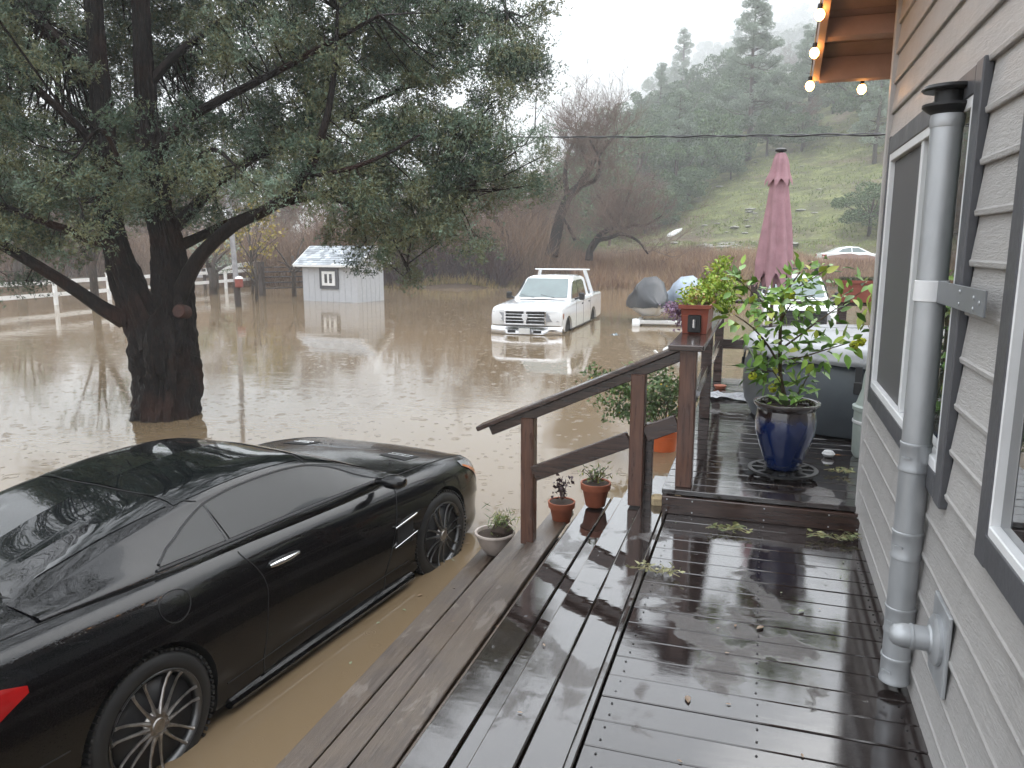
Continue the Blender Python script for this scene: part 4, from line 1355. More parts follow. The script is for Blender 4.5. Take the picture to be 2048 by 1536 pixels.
# ================================================================== BIG JUNIPER
D0 = 11.0
tree = thing('juniper_tree', 'large evergreen with twin wet trunks standing in the flood water behind the black coupe', 'tree', tuple(at(335, 815, D0))[:2] + (0,))
def limb(pts, name='limb', sides=12, noisy=.0, mt=None, parent=None, sub=6):
    """pts: list of (px, py, dist, radius in m)"""
    keys = [np.array([*at(a, b, d), r]) for a, b, d, r in pts]
    n = (len(keys) - 1) * sub
    P = [crom(keys, min(len(keys) - 1 - 1e-6, i * (len(keys) - 1) / n)) for i in range(n + 1)]
    mb = MB(); mb.tube([p[:3] for p in P], [max(.004, p[3]) for p in P], sides)
    if noisy:
        vv = []
        k = 0
        for i, p in enumerate(P):
            c = Vector(p[:3])
            for j in range(sides):
                q = Vector(mb.v[k]); d = (q - c)
                a = 2 * pi * j / sides
                f = 1 + noisy * (noise.noise(Vector((cos(a) * 2.2, sin(a) * 2.2, c.z * 1.3 + k * 0))) * 1.0 + .5 * noise.noise(Vector((cos(a) * 6, sin(a) * 6, c.z * 1.2)))
                                 + .3 * noise.noise(Vector((cos(a) * 13, sin(a) * 13, c.z * 4))) + .32 * noise.noise(Vector((cos(a) * 24, sin(a) * 24, c.z * 9))))
                vv.append(tuple(c + d * f)); k += 1
        mb.v[:len(vv)] = vv
    o = mb.build(name, mt or M['bark'], parent or tree, True)
    return [(Vector(p[:3]), p[3]) for p in P]
SK = []
SK += limb([(330, 880, 10.95, .52), (333, 815, 10.95, .43), (333, 760, 11, .40), (328, 700, 11, .41), (326, 655, 11, .38), (326, 620, 11, .20)], 'trunk', 90, .34, sub=26)
SK += limb([(312, 700, 10.9, .30), (286, 640, 10.9, .235), (254, 560, 10.9, .19), (232, 490, 10.9, .165), (220, 420, 10.9, .15), (212, 300, 10.8, .145), (198, 150, 10.8, .12), (185, -20, 10.8, .10), (170, -250, 10.9, .06)], 'stem', 60, .34, sub=20)
SK += limb([(345, 710, 11.0, .32), (350, 640, 11.05, .28), (346, 560, 11.1, .235), (334, 490, 11.1, .215), (320, 430, 11.1, .19), (303, 300, 11.1, .16), (288, 150, 11.1, .13), (280, -30, 11.1, .10), (270, -260, 11, .06)], 'stem', 60, .34, sub=20)
LM = [
 [(356, 600, 11.0, .12), (380, 545, 10.9, .105), (412, 500, 10.8, .095), (470, 450, 10.6, .09), (540, 415, 10.4, .08), (610, 355, 10.2, .07), (650, 250, 10, .05), (668, 140, 9.9, .035), (675, 20, 9.8, .02)],
 [(340, 500, 11.1, .10), (390, 478, 11.2, .075), (450, 450, 11.4, .065), (540, 415, 11.6, .06), (640, 390, 11.8, .052), (740, 372, 12, .045), (850, 365, 12.2, .035), (950, 320, 12.4, .022), (1050, 290, 12.5, .010)],
 [(330, 470, 11.1, .12), (375, 430, 11.2, .095), (430, 370, 11.4, .08), (500, 320, 11.6, .07), (580, 285, 11.8, .06), (690, 230, 12, .045), (800, 180, 12.2, .035), (920, 140, 12.3, .022), (1050, 105, 12.4, .01)],
 [(250, 640, 10.8, .13), (205, 615, 10.6, .10), (150, 578, 10.4, .085), (80, 535, 10.2, .075), (0, 488, 10, .07), (-120, 420, 9.8, .05), (-260, 380, 9.6, .03)],
 [(232, 485, 10.9, .10), (190, 482, 10.7, .07), (140, 462, 10.5, .06), (70, 438, 10.3, .05), (-30, 400, 10.1, .035), (-160, 380, 10, .02)],
 [(212, 330, 10.8, .09), (170, 270, 10.6, .07), (110, 210, 10.4, .055), (40, 150, 10.2, .045), (-60, 90, 10, .03)],
 [(303, 320, 11.1, .09), (360, 250, 10.8, .07), (440, 200, 10.5, .06), (540, 150, 10.2, .045), (650, 90, 10, .035), (760, 30, 9.8, .02)],
 [(288, 180, 11.1, .08), (350, 110, 11.3, .06), (430, 50, 11.5, .045), (540, -30, 11.7, .03)],
 [(560, 295, 11.8, .055), (650, 180, 12.3, .045), (700, 90, 12.6, .035), (760, -10, 12.9, .025)],
 [(640, 390, 11.8, .045), (700, 410, 11.7, .035), (745, 440, 11.6, .028), (790, 490, 11.5, .018), (820, 540, 11.4, .008)],
 [(690, 230, 12, .04), (760, 270, 11.8, .03), (840, 320, 11.6, .022), (900, 380, 11.4, .014)],
 [(800, 180, 12.2, .03), (860, 120, 12, .024), (930, 60, 11.8, .016), (1010, 20, 11.6, .008)],
 [(200, 150, 10.8, .07), (130, 90, 11, .05), (60, 20, 11.2, .035), (-40, -50, 11.4, .02)],
 [(610, 355, 10.2, .03), (690, 340, 10, .03), (770, 310, 9.8, .024), (840, 270, 9.6, .015)],
 [(740, 372, 12, .03), (800, 400, 12.3, .024), (880, 400, 12.5, .016), (970, 380, 12.6, .008)],
 [(224, 420, 10.8, .04), (240, 340, 10.3, .035), (200, 260, 9.9, .025), (140, 330, 9.6, .016)],
 [(318, 430, 11, .05), (350, 360, 10.5, .04), (420, 300, 10.1, .03), (470, 330, 9.8, .018)],
 [(690, 230, 12.0, .03), (800, 245, 12.3, .024), (900, 235, 12.5, .016), (990, 215, 12.6, .008)],
 [(185, -20, 10.8, .06), (260, -120, 10.4, .04), (420, -200, 10.2, .03), (600, -260, 10, .02)],
 [(280, -30, 11.1, .06), (150, -140, 11.4, .04), (-60, -230, 11.6, .03), (-250, -250, 11.8, .02)],
]
for l_ in LM: SK += limb(l_, 'limb', 10, .16, sub=7)
# sawn-off stub, red heartwood
s = MB(); c0 = at(357, 622, 10.73)
s.lathe([(.0, .0), (.085, .004), (.10, -.02), (.10, -.2)], 14, c0, M=Matrix.Rotation(radians(80), 3, 'X') @ Matrix.Rotation(radians(14), 3, 'Y'))
s.build('sawn_stub', simple('red_heartwood', (.05, .018, .012), .7, var=.4, nscale=14, bump=.6, bscale=30), tree, True)
GRID = [  # foliage density per 64 px cell, columns from px -256, rows from px -192
 '5555555555555543000000',
 '5555555555555555530000',
 '6666777666678777663200',
 '6666785689877688887540',
 '6666666788865788887860',
 '6666645787445986662660',
 '6666635876559985465200',
 '6666757877778998887620',
 '6666888888765699988740',
 '6666787345310037886200',
 '5555563100000015653000',
 '3322110000000002200000',
]
rows_y0 = -192
cl = []
for ri, row in enumerate(GRID):
    for ci, ch in enumerate(row):
        dn_ = int(ch)
        if dn_ == 0: continue
        x0 = -256 + ci * 64; y0 = rows_y0 + ri * 64
        nn = dn_ * .98
        cnt = int(nn) + (rnd.random() < nn - int(nn))
        for _ in range(cnt):
            x = x0 + rnd.random() * 64; y = y0 + rnd.random() * 64
            edge = min(1.0, max(.35, (1120 - x) / 600))
            d = 11.3 + rnd.uniform(-2.1, 2.4) * edge
            if (110 < x < 420 and y < 300 and rnd.random() < .85) or rnd.random() < .25: d = 11.6 + rnd.random() * 2.0 * edge
            cl.append((at(x, y, d), rnd.uniform(.18, .36)))
for _ in range(420):        # crown above the frame, reaching over the car
    X_ = rnd.uniform(-14, -4.2); Y_ = rnd.uniform(1.0, 12); Z_ = rnd.uniform(5.2, 9.5) + .25 * max(0, 9 - Y_) * rnd.random()
    r_, w_ = rw(X_, Y_)
    if Z_ - ZC < .40 * w_ + .5: continue
    cl.append((Vector((X_, Y_, Z_)), rnd.uniform(.2, .38)))
skp = np.array([tuple(p) for p, r in SK]); 
tw = MB()
Vt, Tt = [], []
def leaf_tris(c, dirs, ln, wd):
    """arrays of slender triangles pairs (kite) from points c along dirs"""
    n = len(c)
    d = dirs / (np.linalg.norm(dirs, axis=1, keepdims=True) + 1e-9)
    rv = nr.normal(size=(n, 3)); s_ = np.cross(d, rv); s_ /= (np.linalg.norm(s_, axis=1, keepdims=True) + 1e-9)
    a = c - d * (ln * .5)[:, None]; b = c + d * (ln * .5)[:, None]; m_ = c - d * (ln * .05)[:, None]
    u = np.cross(s_, d) * (wd * .25)[:, None]
    V = np.stack([a, m_ + s_ * wd[:, None] * .5 + u, b, m_ - s_ * wd[:, None] * .5 + u], axis=1).reshape(-1, 3)
    idx = np.arange(n) * 4
    T = np.stack([np.stack([idx, idx + 1, idx + 2], 1), np.stack([idx, idx + 2, idx + 3], 1)], 1).reshape(-1, 3)
    return V, T
def add_leaves(Vl, Tl, V, T):
    b = sum(len(v) for v in Vl); Vl.append(V); Tl.append(T + b)
leafV, leafT, nb, TUF = [], [], 0, []
for c, r in cl:
    cc = np.array(c)
    dd = np.linalg.norm(skp - cc, axis=1)
    j = int(np.argmin(dd)); q = Vector(skp[j])
    mid = c
    if .12 < dd[j] < 5.0:
        mid = (q + c) / 2 + Vector((rnd.uniform(-.12, .12), rnd.uniform(-.12, .12), rnd.uniform(-.18, .05)))
        tw.tube([q, mid, c], [min(.020, .006 + .008 * dd[j]), min(.014, .005 + .005 * dd[j]), .003], 4, cap=False)
    out = cc - np.array(q); out = out / (np.linalg.norm(out) + 1e-6)
    # each clump: several sprays growing outward / upward
    ns = int(34 + r * 120)
    base = cc + nr.normal(size=(ns, 3)) * np.array([r * .52, r * .52, r * .38])
    sd = nr.normal(size=(ns, 3)) * .8 + out * .9 + np.array([0, 0, .25])
    sd /= np.linalg.norm(sd, axis=1, keepdims=True)
    m_ = 11
    pts = np.repeat(base, m_, 0) + np.repeat(sd, m_, 0) * np.tile(np.linspace(-.06, .10, m_), ns)[:, None] + nr.normal(size=(ns * m_, 3)) * .013
    dr = np.repeat(sd, m_, 0) + nr.normal(size=(ns * m_, 3)) * .75
    V, T = leaf_tris(pts, dr, nr.uniform(.03, .06, ns * m_), nr.uniform(.012, .021, ns * m_))
    leafV.append(V); leafT.append(T + nb); nb += len(V); TUF.append(np.full(len(V), rnd.random(), dtype=np.float32))
    if dd[j] > .5:
        for q_ in range(3):
            e_ = c + Vector((rnd.gauss(0, 1), rnd.gauss(0, 1), rnd.gauss(.1, .6))) * r * .9
            tw.tube([mid.lerp(c, rnd.random()), c.lerp(e_, .5), e_], [.005, .004, .002], 3, cap=False)
tw.build('twigs', M['bark'], tree)['kind'] = 'stuff'
me = npmesh('foliage', np.concatenate(leafV), np.concatenate(leafT), M['juniper'])
at_ = me.attributes.new('tuft', 'FLOAT', 'POINT'); at_.data.foreach_set('value', np.concatenate(TUF))
fo = link('foliage', me, tree); fo['kind'] = 'stuff'
print('juniper tris', len(me.polygons), 'clusters', len(cl))

# ================================================================== generic trees (mesh variants, copied)
def twig_mesh(seed, h, spread, trunk_r, levels=5, lean=(0, 0), name='bare_crown', mt=None, twig=.012, kids=(3, 4), droop=0.0, split=.28):
    rr = random.Random(seed); mb = MB(); tips = []
    def grow(p, d, l, r, lv):
        n = 4 if lv > 1 else 3
        pts = [p]; rad = [r]; q = Vector(p); dd = Vector(d)
        for i in range(n):
            dd = (dd + Vector((rr.uniform(-.22, .22), rr.uniform(-.22, .22), rr.uniform(-.12, .16) - droop * (levels - lv) * .05))).normalized()
            q = q + dd * (l / n); pts.append(Vector(q)); rad.append(max(twig * .45, r * (1 - .55 * (i + 1) / n)))
        mb.tube(pts, rad, 7 if lv >= levels - 1 else (4 if lv > 2 else 3), cap=False)
        if lv <= 1: tips.append(q); return
        k = rr.randint(*kids) + (1 if lv <= 3 else 0)
        for i in range(k):
            t = rr.uniform(split, 1.0) * n
            ii = min(n - 1, int(t)); a = pts[ii].lerp(pts[ii + 1], t - ii)
            nd = (dd * rr.uniform(.35, .9) + Vector((rr.gauss(0, 1), rr.gauss(0, 1), rr.gauss(.25, .6))) * spread).normalized()
            grow(a, nd, l * rr.uniform(.50, .78), max(twig * .5, rad[ii] * rr.uniform(.45, .65)), lv - 1)
    grow(Vector((0, 0, -.4)), Vector((lean[0], lean[1], 1)).normalized(), h * .45, trunk_r, levels)
    return mb, tips
def split_trunk(mb, mt_tr, mt_cr): pass
LIB = {}
def make_bare(key, seed, h, **k):
    mb, tips = twig_mesh(seed, h, **k)
    LIB[key] = mb.mesh('bare_crown', M['twig'], True)
make_bare('bare1', 3, 9, spread=.62, trunk_r=.17, levels=6, kids=(3, 4), twig=.022)
make_bare('bare2', 11, 9, spread=.75, trunk_r=.15, levels=6, kids=(3, 4), twig=.022)
make_bare('bare3', 23, 9, spread=.5, trunk_r=.16, levels=6, kids=(3, 4), twig=.022, droop=.4)
def blob_leaves(centres, radii, per, ln, wd, flat=.75):
    Vs, Ts, b = [], [], 0
    for c, r in zip(centres, radii):
        n = int(per * r * r)
        g = nr.normal(size=(n, 3)); g /= np.linalg.norm(g, axis=1, keepdims=True)
        rad = r * nr.uniform(.55, 1.05, n) ** .6
        p = np.array(c) + g * rad[:, None] * np.array([1, 1, flat])
        V, T = leaf_tris(p, g * .4 + nr.normal(size=(n, 3)), nr.uniform(ln * .7, ln * 1.3, n), nr.uniform(wd * .7, wd * 1.3, n))
        Vs.append(V); Ts.append(T + b); b += len(V)
    return np.concatenate(Vs), np.concatenate(Ts)
def make_oak(key, seed, h, w):
    rr = random.Random(seed); tr = MB()
    cs, rs = [], []
    tr.tube([(0, 0, -.6), (.1, 0, h * .25), (0, .1, h * .45)], [.22, .17, .13], 7)
    for i in range(26):
        a = rr.uniform(0, 2 * pi); q = rr.uniform(0, 1) ** .6
        zz = h * (.30 + .62 * rr.random()); ww = w * sqrt(max(.05, 1 - ((zz / h - .5) / .55) ** 2))
        c = (cos(a) * ww * q, sin(a) * ww * q, zz); cs.append(c); rs.append(rr.uniform(.16, .30) * w + .2)
        tr.tube([(0, .05, h * .35), ((c[0]) * .5, c[1] * .5, h * .3 + c[2] * .3), c], [.09, .06, .02], 4, cap=False)
    V, T = blob_leaves(cs, rs, 330, .22, .14)
    LIB[key + '_leaf'] = npmesh('crown', V, T, M['oakleaf']); LIB[key + '_trunk'] = tr.mesh('trunk', M['bark2'], True)
make_oak('oak1', 5, 6.5, 3.2); make_oak('oak2', 8, 6, 3.0)
def make_pine(key, seed, h, w, dens=1.0, open_=.5):
    rr = random.Random(seed); tr = MB(); cs = []; rs = []
    tr.tube([(0, 0, -.8), (.1, .05, h * .3), (-.1, .1, h * .6), (.05, 0, h)], [.03 * h * .5 + .1, .012 * h + .08, .008 * h + .05, .03], 7)
    k = int(46 * dens)
    for i in range(k):
        f = (i + rr.random()) / k; z = h * (.18 + .80 * f)
        prof = (1 - f) ** .65 * (1 if f > .12 else .6 + 3 * f)
        l = w * (prof * rr.uniform(.45, 1.15) + .08); a = rr.uniform(0, 2 * pi)
        e = Vector((cos(a) * l, sin(a) * l, z + l * rr.uniform(.05, .55)))
        st = Vector((0, 0, z))
        tr.tube([st, st.lerp(e, .5) + Vector((0, 0, -.1 * l)), e], [.05 + .01 * l, .04, .015], 4, cap=False)
        for q in range(2 + int(l * 1.2)):
            t = rr.uniform(open_, 1.05)
            cs.append(tuple(st.lerp(e, t) + Vector((rr.uniform(-.4, .4), rr.uniform(-.4, .4), rr.uniform(-.1, .35))))); rs.append(rr.uniform(.35, .75))
    V, T = blob_leaves(cs, rs, 300, .34, .06, .6)
    LIB[key + '_leaf'] = npmesh('crown', V, T, M['pineleaf']); LIB[key + '_trunk'] = tr.mesh('trunk', M['bark2'], True)
make_pine('pine1', 4, 20, 4.6, 1.9); make_pine('pine2', 9, 13, 2.8, .9); make_pine('pine3', 14, 10, 2.6, .8, .3)
def place_tree(key, name, x, y, sc, rz, label, cat, group=None, zoff=0, lean=(0, 0), sz=1.0):
    t = thing(name, label, cat, (x, y, hgt(x, y) + zoff), rz, group)
    t.scale = (sc, sc, sc * sz); t.rotation_euler = (lean[0], lean[1], rz)
    if key.startswith('bare'):
        o = bpy.data.objects.new('bare_crown', LIB[key]); COL.objects.link(o); o.parent = t
    else:
        for nm in ('trunk', 'leaf'):
            o = bpy.data.objects.new('trunk' if nm == 'trunk' else 'crown', LIB[key + '_' + nm]); COL.objects.link(o); o.parent = t
    return t
def ground_at(px, w, py=500):
    p = at(px, py, w); return p.x, p.y
R1 = random.Random(21)
# the tall pine and its neighbours (px, distance, key, scale)
x, y = ground_at(1487, 98); place_tree('pine1', 'pine_tree', x, y, .98, 1.0, 'tallest grey-green pine on the hill, rising above all others near the house', 'pine tree')
x, y = ground_at(1312, 128); place_tree('pine2', 'pine_tree', x, y, .86, 2.0, 'round-headed pine on the misty ridge left of the tallest pine', 'pine tree')
x, y = ground_at(1350, 88); place_tree('pine2', 'pine_tree', x, y, .92, .4, 'bushy pale pine just above the white board on the grass', 'pine tree')
x, y = ground_at(1735, 82); place_tree('pine3', 'pine_tree', x, y, 1.0, 3.4, 'pale green pine below the string-lit eave', 'pine tree')
x, y = ground_at(1195, 150); place_tree('pine2', 'pine_tree', x, y, 1.0, 5.4, 'slim faint pine silhouette alone on the ridge above the leaning bare tree', 'pine tree')
taken = []
def sprinkle(keys, name, label, cat, group, n, pxr, wr, sc, test=None):
    c = 0; tries = 0
    while c < n and tries < n * 30:
        tries += 1
        px = R1.uniform(*pxr); w = R1.uniform(*wr)
        if test and not test(px, w): continue
        x, y = ground_at(px, w)
        if any((x - a) ** 2 + (y - b) ** 2 < (3.2 + w * .008) ** 2 for a, b in taken): continue
        taken.append((x, y))
        k = R1.choice(keys)
        side = 'left of the tallest pine' if px < 1400 else ('between tallest pine and umbrella' if px < 1560 else 'right of the umbrella')
        dep = 'low by the meadow' if w < 105 else ('high on the slope' if w < 150 else 'faint on the ridge')
        if 'hillside' in label: place_tree(k, name, x, y, R1.uniform(*sc), R1.uniform(0, 6.28), label + ', ' + side + ', ' + dep, cat, group + ', ' + side + ', ' + dep, sz=R1.uniform(.85, 1.15))
        else:
            sd2 = 'left of the juniper trunk' if px < 320 else ('behind and around the shed' if px < 780 else 'behind the white pickup')
            place_tree(k, name, x, y, R1.uniform(*sc), R1.uniform(0, 6.28), label + ', ' + sd2, cat, group + ' ' + sd2, sz=R1.uniform(.85, 1.15))
        c += 1
def grass_top(px):   # distance at which the wood begins above the meadow
    return float(np.interp(px, [1000, 1150, 1250, 1330, 1500, 1600, 1700, 1800], [60, 64, 68, 82, 92, 94, 88, 78]))
sprinkle(['oak1', 'oak2'], 'oak_tree', 'round oak on foggy hillside', 'oak tree', 'green oaks covering the foggy hillside', 150, (1090, 1900), (66, 190), (.8, 1.35), lambda px, w: w > grass_top(px) + 2)
sprinkle(['pine2', 'pine3', 'pine2'], 'pine_tree', 'grey pine on foggy hillside', 'pine tree', 'grey-green pines on the foggy hillside', 75, (1080, 1900), (72, 260), (.6, 1.0), lambda px, w: w > grass_top(px) + 4)
sprinkle(['bare1', 'bare2'], 'bare_tree', 'bare tree on foggy hillside', 'bare tree', 'leafless trees on the foggy hillside', 26, (1080, 1900), (66, 150), (.65, 1.0), lambda px, w: w > grass_top(px) + 1)
# oaks that edge the meadow
for px, w, sc, lab in ((1372, 84, .78, 'dark oak bush nearest the white board on the meadow'), (1290, 78, .9, 'green oak clump at the top left corner of the meadow'), (1330, 80, .75, 'small oak between the oak clump and the white board'), (1455, 92, .55, 'small dark bush at the foot of the tallest pine'),
                       (1590, 94, .85, 'dark oak bush right behind the top of the closed umbrella'), (1735, 62, .8, 'grey bush beside the dirt slope near the house corner'), (1150, 60, .6, 'low green bush behind the leaning bare tree')):
    x, y = ground_at(px, w); place_tree('oak1' if w % 4 else 'oak2', 'oak_bush', x, y, sc, px, lab, 'bush', sz=.8)
# leafless belt across the far shore, left half
sprinkle(['bare1', 'bare2', 'bare3'], 'bare_tree', 'leafless brown tree beyond the far shore', 'bare tree', 'leafless trees along the far shore', 60, (-250, 1130), (47, 72), (.8, 1.2))
sprinkle(['oak1', 'pine3'], 'evergreen_tree', 'dull green tree beyond the far shore', 'tree', 'evergreens among the leafless far trees', 9, (-150, 560), (58, 80), (.8, 1.2))
# two distinctive bare trees on the right shore
def drawn_tree(name, label, w, limbs, tw_seed, twigs=90, tl=1.6, mt='bark2', up=.5, tr=.013):
    p0 = limbs[0][0]
    t = thing(name, label, 'bare tree', tuple(at(p0[0], p0[1], w))[:2] + (0,))
    sk = []
    mt = 'bark'
    for i, l_ in enumerate(limbs):
        sk += limb([(a, b, w + dd, r) for a, b, dd, r in l_], 'trunk' if i == 0 else 'limb', 8, .12, M[mt], t, 5)
    rr = random.Random(tw_seed); mb = MB()
    for _ in range(twigs):
        p, r = sk[int(len(sk) * rr.uniform(.15, 1)) - 1]
        if r > .13 and rr.random() < .7: continue
        d = Vector((rr.gauss(0, 1), rr.gauss(0, .8), rr.gauss(up, .6))).normalized()
        def g(p, d, l, r, lv):
            pts = [p]; q = Vector(p)
            for i in range(3):
                d = (d + Vector((rr.uniform(-.3, .3), rr.uniform(-.3, .3), rr.uniform(-.15, .3)))).normalized(); q = q + d * l / 3; pts.append(Vector(q))
            mb.tube(pts, [r, r * .8, r * .6, r * .4], 3, cap=False)
            if lv:
                for k in range(4): g(pts[rr.randint(1, 3)], (d + Vector((rr.gauss(0, .8), rr.gauss(0, .8), rr.gauss(.2, .5)))).normalized(), l * .62, r * .6, lv - 1)
        g(p, d, tl * rr.uniform(.6, 1.3), tr * rr.uniform(1, 1.8), 3)
    mb.build('twigs', M['twig'], t)['kind'] = 'stuff'
    return t
drawn_tree('leaning_bare_tree', 'tall leaning bare tree with forked reddish crown on the far shore', 45,
  [[(1103, 512, 0, .42), (1112, 470, 0, .34), (1122, 430, 0, .30), (1136, 395, 0, .27), (1160, 370, 0, .24), (1180, 335, 0, .18), (1205, 300, 0, .13), (1235, 265, 0, .06)],
   [(1136, 395, 0, .2), (1130, 350, .4, .14), (1140, 300, .6, .1), (1165, 255, .8, .05)],
   [(1160, 370, 0, .18), (1190, 360, -.5, .13), (1200, 325, -.6, .1), (1180, 280, -.8, .06)],
   [(1180, 335, 0, .12), (1160, 290, .5, .08), (1150, 245, .7, .04)]], 5, 170, 1.9, up=.6, tr=.018)
drawn_tree('arching_willow', 'low bare willow with two dark arching trunks above the reeds', 44.6,
  [[(1178, 520, 0, .24), (1181, 498, 0, .20), (1196, 474, 0, .17), (1214, 461, 0, .16), (1230, 452, 0, .14), (1248, 458, 0, .11), (1265, 450, 0, .09), (1290, 451, 0, .07), (1325, 430, 0, .03)],
   [(1183, 500, 0, .15), (1198, 480, -.4, .14), (1216, 477, -.5, .12), (1240, 468, -.6, .11), (1262, 474, -.6, .09), (1280, 486, -.7, .07), (1296, 508, -.7, .05)],
   [(1230, 452, 0, .13), (1215, 420, .4, .09), (1195, 390, .6, .05)],
   [(1230, 452, 0, .12), (1250, 410, -.4, .09), (1265, 370, -.4, .05)],
   [(1150, 480, .5, .12), (1135, 450, .6, .08), (1120, 425, .6, .04)]], 9, 150, 1.5, up=.45, tr=.014)
drawn_tree('crooked_bare_tree', 'crooked bare tree leaning left among reddish brush on the far shore', 45.5,
  [[(1018, 500, 0, .22), (1005, 455, 0, .18), (975, 425, 0, .15), (960, 415, 0, .1)], [(985, 432, 0, .12), (1000, 410, 0, .08), (1020, 400, 0, .04)], [(960, 418, 0, .1), (940, 380, 0, .06), (900, 350, 0, .03)]], 31, 80, 1.5, up=.5)

# brush and reeds: uncountable, one object each
def blades(name, n, pxr, wr, hr, wd, mt, lean=.35, kink=True, dens=None, zfix=None, kind='stuff', arch=0.0):
    px = nr.uniform(pxr[0], pxr[1], n); w = nr.uniform(wr[0], wr[1], n)
    if dens is not None:
        keep = np.array([nr.rand() < dens(a, b) for a, b in zip(px, w)]); px, w = px[keep], w[keep]; n = len(px)
    B = np.array([at(a, 500, b) for a, b in zip(px, w)])
    z0 = np.array([hgt(b[0], b[1]) for b in B]) if zfix is None else np.full(n, zfix)
    B[:, 2] = z0 - .1
    hh = hr[0] + (hr[1] - hr[0]) * nr.rand(n) ** 1.3
    if callable(dens) and hasattr(dens, 'h'): hh = hh * np.array([dens.h(a) for a in px])
    d = nr.normal(size=(n, 3)) * lean; d[:, 2] = 1; d /= np.linalg.norm(d, axis=1, keepdims=True)
    d2 = d + nr.normal(size=(n, 3)) * (lean * 1.1) ; d2[:, 2] -= arch; d2 /= np.linalg.norm(d2, axis=1, keepdims=True)
    m1 = B + d * (hh * .55)[:, None]; e = m1 + d2 * (hh * .45)[:, None]
    s_ = nr.normal(size=(n, 3)); s_[:, 2] = 0; s_ /= np.linalg.norm(s_, axis=1, keepdims=True); s_ *= wd
    V = np.stack([B - s_, B + s_, m1 - s_ * .7, m1 + s_ * .7, e], 1).reshape(-1, 3)
    i = np.arange(n) * 5
    T = np.stack([np.stack([i, i + 1, i + 3], 1), np.stack([i, i + 3, i + 2], 1), np.stack([i + 2, i + 3, i + 4], 1)], 1).reshape(-1, 3)
    o = link(name, npmesh(name, V, T, mt)); o['kind'] = kind
    return o
class Dr:
    def __call__(s, a, b): return 1
    def h(s, px): return float(np.interp(px, [1150, 1250, 1500, 1580, 1640, 1800], [1, 1, .9, .75, .42, .42]))
blades('dry_reeds', 42000, (1150, 1800), (42.2, 49), (.7, 2.0), .022, M['reed'], .30, dens=Dr())
blades('tan_shore_grass', 9000, (640, 1250), (43.0, 45.5), (.2, .9), .02, M['drygrass'], .4)
class Dn:
    def __call__(s, a, b): return 1
    def h(s, px): return float(np.interp(px, [480, 620, 700, 800, 900, 1000, 1070, 1130], [.75, .95, .85, .95, 1.15, 1.3, 1.0, .55])) * (1 + .22 * sin(px * .05) + .12 * sin(px * .13))
blades('leafless_brush', 60000, (430, 1150), (44.5, 52), (1.3, 5.2), .014, M['brush'], .42, dens=Dn(), arch=.15)
blades('leafless_brush', 30000, (-300, 470), (50, 62), (1.0, 4.6), .02, M['brush'], .42)
class Dm(Dn):
    def h(s, px): return 1.0
blades('bramble_brush', 14000, (1180, 1620), (49.5, 55), (.5, 1.7), .018, M['brush'], .6, arch=.5)
M['purplebrush'] = leafmat('dark_purple_brush', [(.035, .022, .028), (.075, .045, .05), (.12, .07, .06)], .8, nscale=.3)
blades('dark_brush', 26000, (765, 1010), (43.6, 46), (.8, 3.4), .014, M['purplebrush'], .5, arch=.3)
blades('leafless_brush', 22000, (1080, 1420), (46, 60), (.4, 2.0), .014, M['brush'], .5, arch=.2)
# meadow tufts
def meadow(a, b): return 1
blades('meadow_grass', 36000, (1120, 1900), (50, 100), (.12, .42), .05, leafmat('meadow_green', [(.09, .11, .035), (.15, .19, .055), (.20, .25, .07), (.20, .16, .08)], .9, nscale=.12), .5)

# yellow-leaved tree and the shrubs behind the fence
def leafy_small(name, label, px, w, h, wid, mt, n=1, seed=1, base=0.0, cat='tree', per=200, ln=.1, wd=.07, tr=.07, stems=7):
    rr = random.Random(seed); p = at(px, 500, w); t = thing(name, label, cat, (p.x, p.y, base))
    mb = MB(); cs = []; rs = []
    mb.tube([(0, 0, -.5), (.05, 0, h * .3), (0, .05, h * .55)], [tr, tr * .8, tr * .5], 7)
    for i in range(stems):
        a = rr.uniform(0, 6.28); e = Vector((cos(a) * wid * rr.uniform(.4, 1), sin(a) * wid * rr.uniform(.4, 1), h * rr.uniform(.45, 1)))
        s0 = Vector((0, 0, h * rr.uniform(.2, .5)))
        mb.tube([s0, s0.lerp(e, .5) + Vector((0, 0, .1)), e], [tr * .5, tr * .3, .01], 4, cap=False)
        for k in range(3): cs.append(tuple(s0.lerp(e, .55 + .2 * k) + Vector((rr.uniform(-.3, .3), rr.uniform(-.3, .3), rr.uniform(-.2, .3))))); rs.append(rr.uniform(.35, .7) * wid * .42)
    V, T = blob_leaves(cs, rs, per, ln, wd)
    tr_ = mb.mesh('trunk', M['bark2'], True); o = bpy.data.objects.new('trunk', tr_); COL.objects.link(o); o.parent = t
    o = bpy.data.objects.new('crown', npmesh('crown', V, T, mt)); COL.objects.link(o); o.parent = t
    return t
leafy_small('yellow_leaved_tree', 'slender tree with sparse yellow leaves between the utility pole and the shed', 500, 38, 5.2, 1.7, M['yellowleaf'], seed=3, per=150, ln=.16, wd=.12, stems=10)
leafy_small('yellow_leaved_tree', 'yellow-green leafed tree just left of the leaning utility pole', 430, 41, 3.6, 1.5, M['yellowleaf'], seed=5, per=90, ln=.15, wd=.11)
leafy_small('grey_olive_tree', 'low grey-green tree with forked pale trunk standing in water left of the pole', 420, 37, 3.2, 1.6, M['pineleaf'], seed=9, per=230, ln=.16, wd=.06, tr=.22)
leafy_small('young_tree', 'young bare-stemmed tree standing in water right of the utility pole', 507, 32.5, 3.0, .9, M['yellowleaf'], seed=12, per=60, ln=.12, wd=.09, tr=.08)
